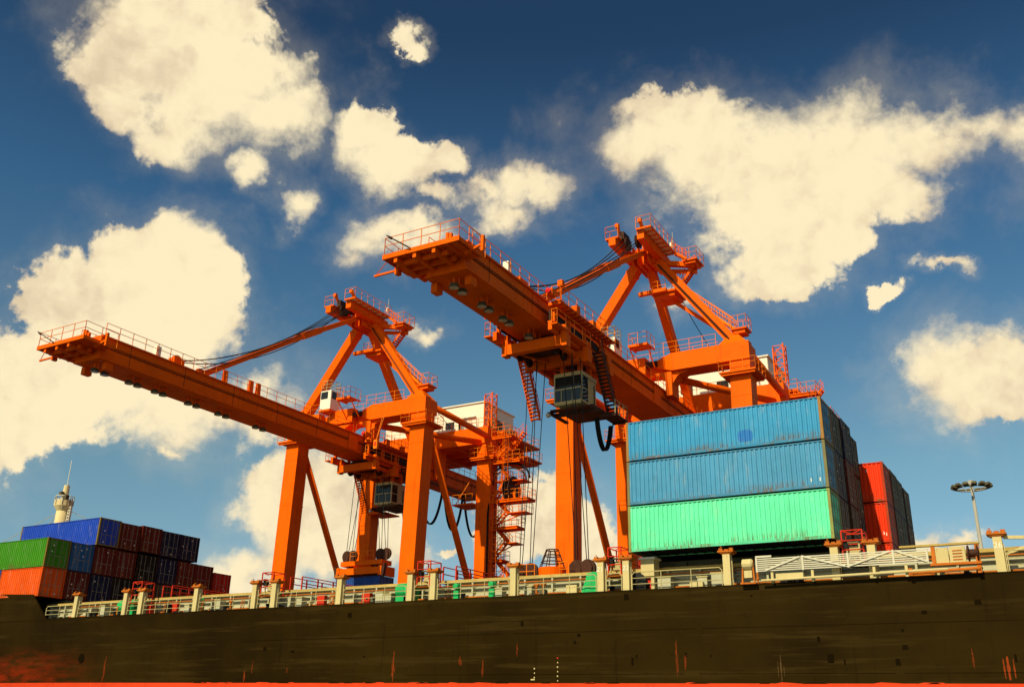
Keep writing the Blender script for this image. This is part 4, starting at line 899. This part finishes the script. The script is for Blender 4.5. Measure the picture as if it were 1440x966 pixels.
# hatch coaming per bay, with ledge and stiffeners
PAIRS = [(-82.9, -80.95), (-68.56, -66.64), (-54.05, -52.07), (-39.59, -37.69), (-25.24, -23.55), (-11.24, -9.3), (3.05, 4.95), (17.3, 19.2), (31.6, 33.5)]
SING = [-74.88, -60.29, -45.8, -31.44, -17.28, -3.19, 11.1, 25.4]
LOADED = {0, 4}
KY = 56.5
for i in range(len(PAIRS)-1):
    xa, xb = PAIRS[i][1]-.55, PAIRS[i+1][0]+.55
    wall = MB().box(xa, xb, KY, KY+.2, DZ, 8.42)
    C = P('hatch_coaming', wall, COAM)
    P('coaming_ledge', MB().box(xa-.2, xb+.2, KY-.38, KY+.3, 8.421, 8.62), LEDGE, C)
    for z in (7.5, 7.95): P('coaming_rib', MB().box(xa, xb, KY-.16, KY-.002, z, z+.09), COAM, C)
    x = xa+.3
    while x < xb: P('coaming_stay', MB().hull8([(x, KY-.36, DZ+.002), (x+.12, KY-.36, DZ+.002), (x+.12, KY-.004, DZ+.002), (x, KY-.004, DZ+.002)], [(x, KY-.34, 8.418), (x+.12, KY-.34, 8.418), (x+.12, KY-.004, 8.418), (x, KY-.004, 8.418)]), COAM, C); x += 2.05
    top = 9.1 if i == 4 else 8.75
    P('hatch_cover', MB().box(xa+.3, xb-.3, KY+(.6 if i == 4 else 1.9), 64.0 if i == 4 else FY-2.5, 8.3, top if i == 4 else 8.6), HATCH)
    if i == 4: P('hatch_cover', MB().box(xa+.3, xb+.8, 64.02, FY-2.5, 7.6, 7.96), HATCH)
    # coaming of the far side
    P('hatch_coaming', MB().box(xa, xb, FY-2.6, FY-2.4, DZ, 8.3), COAM)
# support for the forward stack
P('hatch_cover', MB().box(-95.5, -80.5, KY+.6, 76.5, 7.4, 9.08), HATCH)
# stack supports inboard of the posts in the loaded bay
# posts
def post(x, num=None):
    c = P('support_post', MB().hull8([(x-.21, HY+.06, DZ), (x+.21, HY+.06, DZ), (x+.21, HY+.55, DZ), (x-.21, HY+.55, DZ)], [(x-.21, HY+.06, 8.85), (x+.21, HY+.06, 8.85), (x+.21, HY+.55, 8.85), (x-.21, HY+.55, 8.85)]).tube((x+.25, HY+.3, DZ), (x+.25, HY+.3, 8.5), .03, 5), CREAM)
    P('post_head', MB().hull8([(x-.27, HY+.05, 8.86), (x+.27, HY+.05, 8.86), (x+.27, HY+.6, 8.86), (x-.27, HY+.6, 8.86)], [(x-.44, HY-.03, 8.96), (x+.44, HY-.03, 8.96), (x+.44, HY+.68, 8.96), (x-.44, HY+.68, 8.96)]).box(x-.46, x+.46, HY-.05, HY+.7, 8.962, 9.06), RUSTT, c)
    P('twist_lock', MB().box(x-.42, x-.2, HY+.05, HY+.3, 9.062, 9.2).box(x-.1, x+.12, HY+.1, HY+.3, 9.062, 9.15).box(x+.2, x+.42, HY+.05, HY+.3, 9.062, 9.2).tube((x-.3, HY+.15, 9.25), (x-.3, HY+.15, 9.31), .05, 6), RUSTT, c)
    if num:
        cu = bpy.data.curves.new('post_number', 'FONT'); cu.body = num; cu.size = .42; cu.extrude = .004; cu.align_x = 'CENTER'
        to = bpy.data.objects.new('tmp', cu); COL.objects.link(to)
        me = bpy.data.meshes.new_from_object(to); bpy.data.objects.remove(to)
        me.materials.clear(); me.materials.append(WHT)
        o = link('post_number', me, S.root); o.parent = c; o.location = Vector((x, HY+.052, 8.28))-S.off; o.rotation_euler = (math.pi/2, 0, 0)
for i, (a, b_) in enumerate(PAIRS):
    if i == 0: continue
    post(a, '21' if i == 4 else None); post(b_, '22' if i == 4 else None)
for x in SING: post(x, '26' if x == -3.19 else None)
# railings between posts
allp = sorted([p_ for pr in PAIRS[1:] for p_ in pr] + SING + [-79.2])
for a, b_ in zip(allp[:-1], allp[1:]):
    if b_-a < 1 or (-17.3 < a < -4): continue
    mb = MB(); y = HY+.2; x0_, x1_ = a+.34, b_-.34
    mb.path([(x0_, y, DZ), (x0_, y, DZ+.95), (x0_+.15, y, DZ+1.1), (x1_-.15, y, DZ+1.1), (x1_, y, DZ+.95), (x1_, y, DZ)], .032, 6)
    for z in (.4, .75): mb.tube((x0_, y, DZ+z), (x1_, y, DZ+z), .022, 5)
    n = max(1, round((x1_-x0_)/1.6))
    for i in range(1, n): x = x0_+(x1_-x0_)*i/n; mb.tube((x, y, DZ), (x, y, DZ+1.1), .03, 5)
    P('railing', mb, RAILW)
# lashing gangways across the ship between the bays, with red rails and a cage at the ship's side
for i, (a, b_) in enumerate(PAIRS[1:7]):
    xm = (a+b_)/2
    W = P('cross_gangway', MB().box(a+.35, b_-.35, KY+.4, FY-1, 8.62, 8.75), HATCH)
    for k, x in ((0, a+.4), (1, b_-.4)):
        if 3.9 < i < 5.1: continue
        rl = MB(); n = 11
        for j in range(n): y = 57.5+j*1.85; rl.beam((x, y, 8.75), (x, y, 9.8), .09, .09)
        for z in (9.3, 9.8): rl.tube((x, 57.5, z), (x, 57.5+10*1.85, z), .04, 5)
        P('red_rail', rl, REDP, W)
        if k: P('red_bin', MB().lathe([(.25, 0), (.28, .1), (.28, .7), (.12, .85)], (x+.1, 63.5, 8.75), 10).lathe([(.25, 0), (.28, .1), (.28, .6), (.12, .75)], (x+.1, 66, 8.75), 10), REDP, W)
    cg = MB(); x0_, x1_ = a+.42, b_-.42; y0_, y1_ = HY+.35, HY+1.6
    for x in (x0_, x1_):
        for y in (y0_, y1_): cg.beam((x, y, 8.1), (x, y, 9.75), .07, .07)
    for z in (8.7, 9.2, 9.75):
        cg.path([(x0_, y0_, z), (x1_, y0_, z), (x1_, y1_, z), (x0_, y1_, z), (x0_, y0_, z)], .035)
    cg.path([(x0_, y0_, 9.75), (xm, y0_, 9.55), (x1_, y0_, 9.75)], .03)
    K = P('lashing_cage', cg, REDP)
    P('cage_floor', MB().box(a+.3, b_-.3, HY+.3, KY-.4, 8.0, 8.1), RUSTT, K)
    P('lashing_frame', MB().beam((xm-.35, y0_+.2, 8.11), (xm-.35, y0_+.2, 9.1), .08, .08).beam((xm+.3, y0_+.2, 8.11), (xm+.3, y0_+.2, 9.1), .08, .08).beam((xm-.35, y0_+.2, 9.1), (xm+.3, y0_+.2, 9.1), .08, .08).box(xm-.3, xm+.25, y0_+.4, y0_+.8, 8.4, 8.95), RAILW, K)
    P('lashing_gear', MB().lathe([(.1, 0), (.2, .1), (.2, .35), (.08, .5)], (xm-.55, y0_+.5, 8.8), 8).box(x0_+.05, x0_+.25, y0_+.1, y0_+.4, 8.8, 9.3), BLK, K)
    # deck house / ladder trunk behind the cage
    P('vent_trunk', MB().box(a+.55, b_-.55, KY-.1, KY+.3, DZ+.002, 8.0), COAM)
# small stuff along the side deck
yd = 55.3
def vent(x, h=1.0, w=.7):
    v = P('vent_box', MB().box(x-w/2, x+w/2, yd, yd+.6, DZ+.002, DZ+h), COAM); P('vent_lid', MB().box(x-w/2-.05, x+w/2+.05, yd-.05, yd+.65, DZ+h+.002, DZ+h+.08), RAILW, v)
for x in (-50.6, -51.7, -43.1, -42.4, -33.3, -31.0, -21.6, -19.2, -18.2, -74.6, -72.8, -59.1, -62.5, 1.0, 7.0, 12.5): vent(x, random.uniform(.7, 1.05), random.uniform(.5, .9))
for x in (-66.9, -64.0, -48.5, -44.3, -22.7, 9.5):
    v = P('fire_hose_box', MB().box(x-.35, x+.35, yd, yd+.35, DZ+.15, DZ+.95), REDP); P('box_legs', MB().box(x-.3, x-.22, yd+.05, yd+.3, DZ+.002, DZ+.149).box(x+.22, x+.3, yd+.05, yd+.3, DZ+.002, DZ+.149), REDP, v)
def winch(x, big):
    v = P('deck_machine', MB().lathe([(.2, -.5), (.48, -.45), (.5, .3), (.3, .45)], (x, yd+.5, DZ+1.0), 14, 'x').box(x-.5, x+.4, yd+.2, yd+.8, DZ+.1, DZ+.6), GRN) if big else P('valve_motor', MB().lathe([(.1, -.3), (.2, -.25), (.24, .2), (.1, .28)], (x, yd, DZ+1.0), 12, 'y').box(x-.2, x+.2, yd-.15, yd+.25, DZ+.1, DZ+.72), GRN)
    P('machine_foot', MB().box(x-.3, x+.3, yd+.1, yd+.6, DZ+.002, DZ+.1), GRN, v)
for x in (-70.6, -69.6, -41.3, -40.6): winch(x, True)
for x in (-36.5, -33.7, -61.0): winch(x, False)
for z, y, r_ in ((7.22, 56.0, .07), (7.4, 55.95, .05), (8.2, 56.02, .04)): P('deck_pipe', MB().tube((-78, y, z), (60, y, z), r_, 8), COAM if r_ > .06 else RUSTT)
rc = random.Random(11)
for i in range(70):
    x = rc.uniform(-77, 12); y = rc.uniform(54.9, 55.9); k_ = i % 5
    if k_ == 0: P('bollard', MB().lathe([(.16, 0), (.14, .4), (.2, .45), (.2, .55)], (x, y, DZ), 10).lathe([(.16, 0), (.14, .4), (.2, .45), (.2, .55)], (x+.6, y, DZ), 10), BLK)
    elif k_ == 1: P('lashing_rod_rack', MB().box(x, x+.5, y, y+.12, DZ+.05, DZ+.12).beam((x+.05, y+.06, DZ), (x+.12, y+.1, DZ+1.0), .04, .04).beam((x+.2, y+.06, DZ), (x+.24, y+.1, DZ+1.1), .04, .04).beam((x+.36, y+.06, DZ), (x+.42, y+.1, DZ+.95), .04, .04), RUSTT)
    elif k_ == 2: P('sounding_pipe', MB().tube((x, y, DZ), (x, y, DZ+rc.uniform(.5, 1.2)), .06, 8).lathe([(.1, 0), (.12, .06), (.05, .1)], (x, y, DZ+.5), 8), RUSTT if i % 2 else CREAM)
    elif k_ == 3: P('cable_coil', MB().lathe([(.2, 0), (.38, .04), (.38, .22), (.2, .26)], (x, y, DZ), 12), BLK)
    else: P('deck_box', MB().box(x, x+rc.uniform(.3, .8), y, y+.4, DZ+.002, DZ+rc.uniform(.35, .9)), (HATCH, CREAM, BLK)[i % 3])
# green tarpaulin thrown over a winch
tb = MB(); 
for i in range(9):
    for j in range(7):
        u, w_ = i/8, j/6; e = min(1, 4*min(u, 1-u))*min(1, 4*min(w_, 1-w_))
        nz = mnoise.noise((u*4, w_*4, .3))*.12
        tb.v.append(V(-27.1+1.5*u+nz*.5*(1-e), yd-.2+1.1*w_+nz*(1-e), DZ+.15+1.25*min(1, e*1.6)+nz*.8))
for i in range(8):
    for j in range(6): a = i*7+j; tb.f.append((a, a+7, a+8, a+1))
P('tarpaulin', tb, GRN)
P('mooring_fairlead', MB().lathe([(.3, -.3), (.55, -.25), (.32, -.1), (.32, .1), (.55, .25), (.3, .3)], (-23.1, yd-.2, DZ+.6), 16, 'y').box(-23.6, -22.6, yd-.3, yd+.2, DZ+.002, DZ+.06), BLK)
for x in (-30.2, -29.7, -47.0, -57.3, 5.5): P('pipe_stand', MB().tube((x, yd-.3, DZ), (x, yd-.3, DZ+.75), .07, 8).tube((x-.18, yd-.3, DZ+.8), (x+.18, yd-.3, DZ+.8), .1, 8), RUSTT)
# valve house and lamp at the end of the loaded bay
v = P('deck_locker', MB().box(-22.95, -22.1, 55.0, 55.9, 8.0, 9.0), CREAM); P('locker_leg', MB().box(-22.9, -22.75, 55.1, 55.8, DZ+.002, 7.999).box(-22.3, -22.15, 55.1, 55.8, DZ+.002, 7.999), CREAM, v); P('locker_lid', MB().box(-23.05, -22.0, 54.9, 56.0, 9.002, 9.12), WHT, v)
P('hatch_junction_box', MB().box(-21.4, -20.7, KY+.4, KY+.59, 8.64, 9.02), HATCH)
# foremast above the forward stack
MX, MY = -97.7, 66.8
mast = P('foremast', MB().tube((MX, MY, DZ), (MX, MY, 21.0), .72, 16, .62), MASTC, smooth=True)
P('mast_platform', MB().lathe([(.6, -.6), (.98, 0), (.98, .6), (.9, .6), (.9, .1), (.4, .1)], (MX, MY, 21.0), 18), MASTC, mast)
P('mast_rail', railing([(MX+1.0*math.cos(a*math.pi/4), MY+1.0*math.sin(a*math.pi/4), 21.1) for a in range(8)], 1.0, .7, .05, closed=True), WHT, mast)
P('mast_top', MB().tube((MX, MY, 21.0), (MX, MY, 23.4), .42, 12, .3), MASTC, mast)
for dx, z in ((1.15, 21.6), (.15, 22.1)): P('mast_lamp', MB().box(MX+dx-.2, MX+dx+.2, MY-.8, MY-.4, z, z+.45), SILL, mast)
P('mast_antenna', MB().tube((MX, MY, 23.0), (MX, MY, 26.3), .035, 5), WHT, mast)
P('mast_ladder', stairs((MX+1.0, MY+.2, 17.0), (MX+1.05, MY+.2, 21.0), .4, (1, 0, 0), 12, False), WHT, mast)
P('mast_stay', MB().tube((MX, MY, 20.8), (MX-14, MY, 9), .03, 5).tube((MX+.3, MY, 20.8), (MX+7, MY+6, 16.8), .03, 5).tube((MX-.3, MY, 20.5), (MX-10, MY-5, 14), .03, 5), RAILW, mast)
# davit arm on the numbered post
P('davit', MB().beam((-2.9, HY+.4, 8.85), (-.3, HY+.9, 8.75), .16, .16).beam((-2.92, HY+.4, 8.0), (-1.2, HY+.7, 8.65), .12, .12), CREAM)

# stowed gangway along the rail (a thing of its own)
G = Thing('gangway', (-11, 53.75, DZ), 'white slatted aluminium gangway stowed on its side along the ship rail', 'gangway')
g = G.part
gx0, gx1, gy = -15.45, -6.45, 53.62
for k in range(7):
    z = 7.7+k*.108; g('slat', MB().box(gx0, gx1, gy-.03, gy+.03, z, z+.06), GANG)
for x in (gx0, -12.9, -10.5, -8.2, gx1-.1): g('upright', MB().box(x, x+.1, gy-.07, gy-.031, 7.66, 8.44), GANG)
for xa, xb, f_ in ((-14.9, -13.0, 1), (-12.8, -10.6, -1), (-10.4, -8.3, 1), (-8.0, -6.5, -1)):
    za, zb = (7.74, 8.38) if f_ > 0 else (8.38, 7.74); g('brace', MB().beam((xa, gy-.09, za), (xb, gy-.09, zb), .03, .09, (0, 0, 1)), GANG)
g('end_plate', MB().box(gx0, gx0+.9, gy-.028, gy+.028, 8.46, 8.56), GANG)
g('rail_tube', MB().tube((-15.2, gy-.05, 7.2), (-5.6, gy-.05, 7.32), .07, 8), CREAM)
for x in (-14.6, -12.4, -9.2, -7.6): g('cradle', MB().box(x-.07, x+.07, gy+.05, gy+.3, 7.06, 7.66), CREAM)
g('cradle_box', MB().box(-14.4, -12.9, gy+.05, gy+.3, 7.25, 7.55), CREAM)
Wn = Thing('gangway_winch', (-5.2, 53.9, DZ), 'rusty cream winch frame at the right-hand end of the stowed gangway', 'winch')
g = Wn.part
g('frame_post', MB().box(-6.3, -6.12, 53.6, 53.8, 7.62, 8.5), RUSTT); g('frame_post', MB().box(-4.25, -4.05, 53.6, 53.8, 7.06, 8.5), RUSTT)
g('top_beam', MB().box(-7.8, -4.0, 53.55, 53.85, 8.502, 8.6), LEDGE); g('bottom_beam', MB().box(-6.4, -4.0, 53.5, 53.85, 7.5, 7.62), RUSTT)
g('panel', MB().box(-6.11, -5.5, 53.66, 53.8, 7.63, 8.4), CREAM); g('panel', MB().box(-5.45, -4.7, 53.64, 53.8, 7.63, 8.42), CREAM)
for k in range(4): g('panel_slot', MB().box(-5.3, -4.85, 53.61, 53.638, 7.75+k*.15, 7.8+k*.15), RUSTT)
g('drum', MB().lathe([(.1, -.3), (.4, -.25), (.4, -.18), (.2, -.15), (.2, .15), (.4, .18), (.4, .25), (.1, .3)], (-4.35, 53.7, 8.05), 14, 'x'), DKR)
g('base_rail', MB().tube((-7.4, 53.6, 7.2), (-4.1, 53.6, 7.28), .09, 8), RUSTT); g('foot', MB().box(-7.5, -7.3, 53.55, 53.75, 7.06, 7.45), RUSTT)
Wn = Thing('gangway_hoist', (-15.9, 53.8, DZ), 'small rusty hoist at the left-hand end of the stowed gangway', 'hoist')
g = Wn.part
g('frame', MB().beam((-16.3, 53.7, 7.06), (-16.2, 53.7, 8.3), .09, .09).beam((-15.6, 53.7, 7.06), (-15.65, 53.7, 8.3), .09, .09).beam((-16.25, 53.7, 8.3), (-15.6, 53.7, 8.3), .1, .1), RUSTT)
g('motor', MB().lathe([(.1, -.35), (.3, -.3), (.3, .2), (.2, .3)], (-15.92, 53.75, 8.15), 12, 'x'), CREAM); g('gear_case', MB().box(-16.15, -15.7, 53.6, 53.9, 7.4, 7.8), CREAM)
g('base', MB().box(-16.4, -15.5, 53.6, 53.95, 7.06, 7.15), RUSTT)

# ------------------------------------------------------------------ high-mast light in the yard
T = Thing('light_mast', (-11, 150, QZ), 'tall pale lighting mast with a ring of floodlights beyond the containers', 'lamp')
T.part('pole', MB().tube((-11, 150, QZ), (-11, 150, 32.2), .42, 16, .2), STEEL, smooth=True)
T.part('ring', MB().path([(-11+2.0*math.cos(i*math.pi/8), 150+2.0*math.sin(i*math.pi/8), 31.6) for i in range(17)], .07, 6).tube((-13, 150, 31.6), (-9, 150, 31.6), .06, 6).tube((-11, 148, 31.6), (-11, 152, 31.6), .06, 6), STEEL)
T.part('crown', MB().lathe([(.3, 0), (.6, .2), (.6, .7), (.2, .9)], (-11, 150, 31.9), 12), STEEL)
for i in range(14):
    a = i*2*math.pi/14; c_, s_ = math.cos(a), math.sin(a)
    lp = T.part('floodlight', MB().hull8([(-11+2.0*c_-.38*s_, 150+2.0*s_+.38*c_, 31.5), (-11+2.0*c_+.38*s_, 150+2.0*s_-.38*c_, 31.5), (-11+2.8*c_+.38*s_, 150+2.8*s_-.38*c_, 31.75), (-11+2.8*c_-.38*s_, 150+2.8*s_+.38*c_, 31.75)], [(-11+2.05*c_-.3*s_, 150+2.05*s_+.3*c_, 31.9), (-11+2.05*c_+.3*s_, 150+2.05*s_-.3*c_, 31.9), (-11+2.7*c_+.3*s_, 150+2.7*s_-.3*c_, 32.1), (-11+2.7*c_-.3*s_, 150+2.7*s_+.3*c_, 32.1)]), SILL)
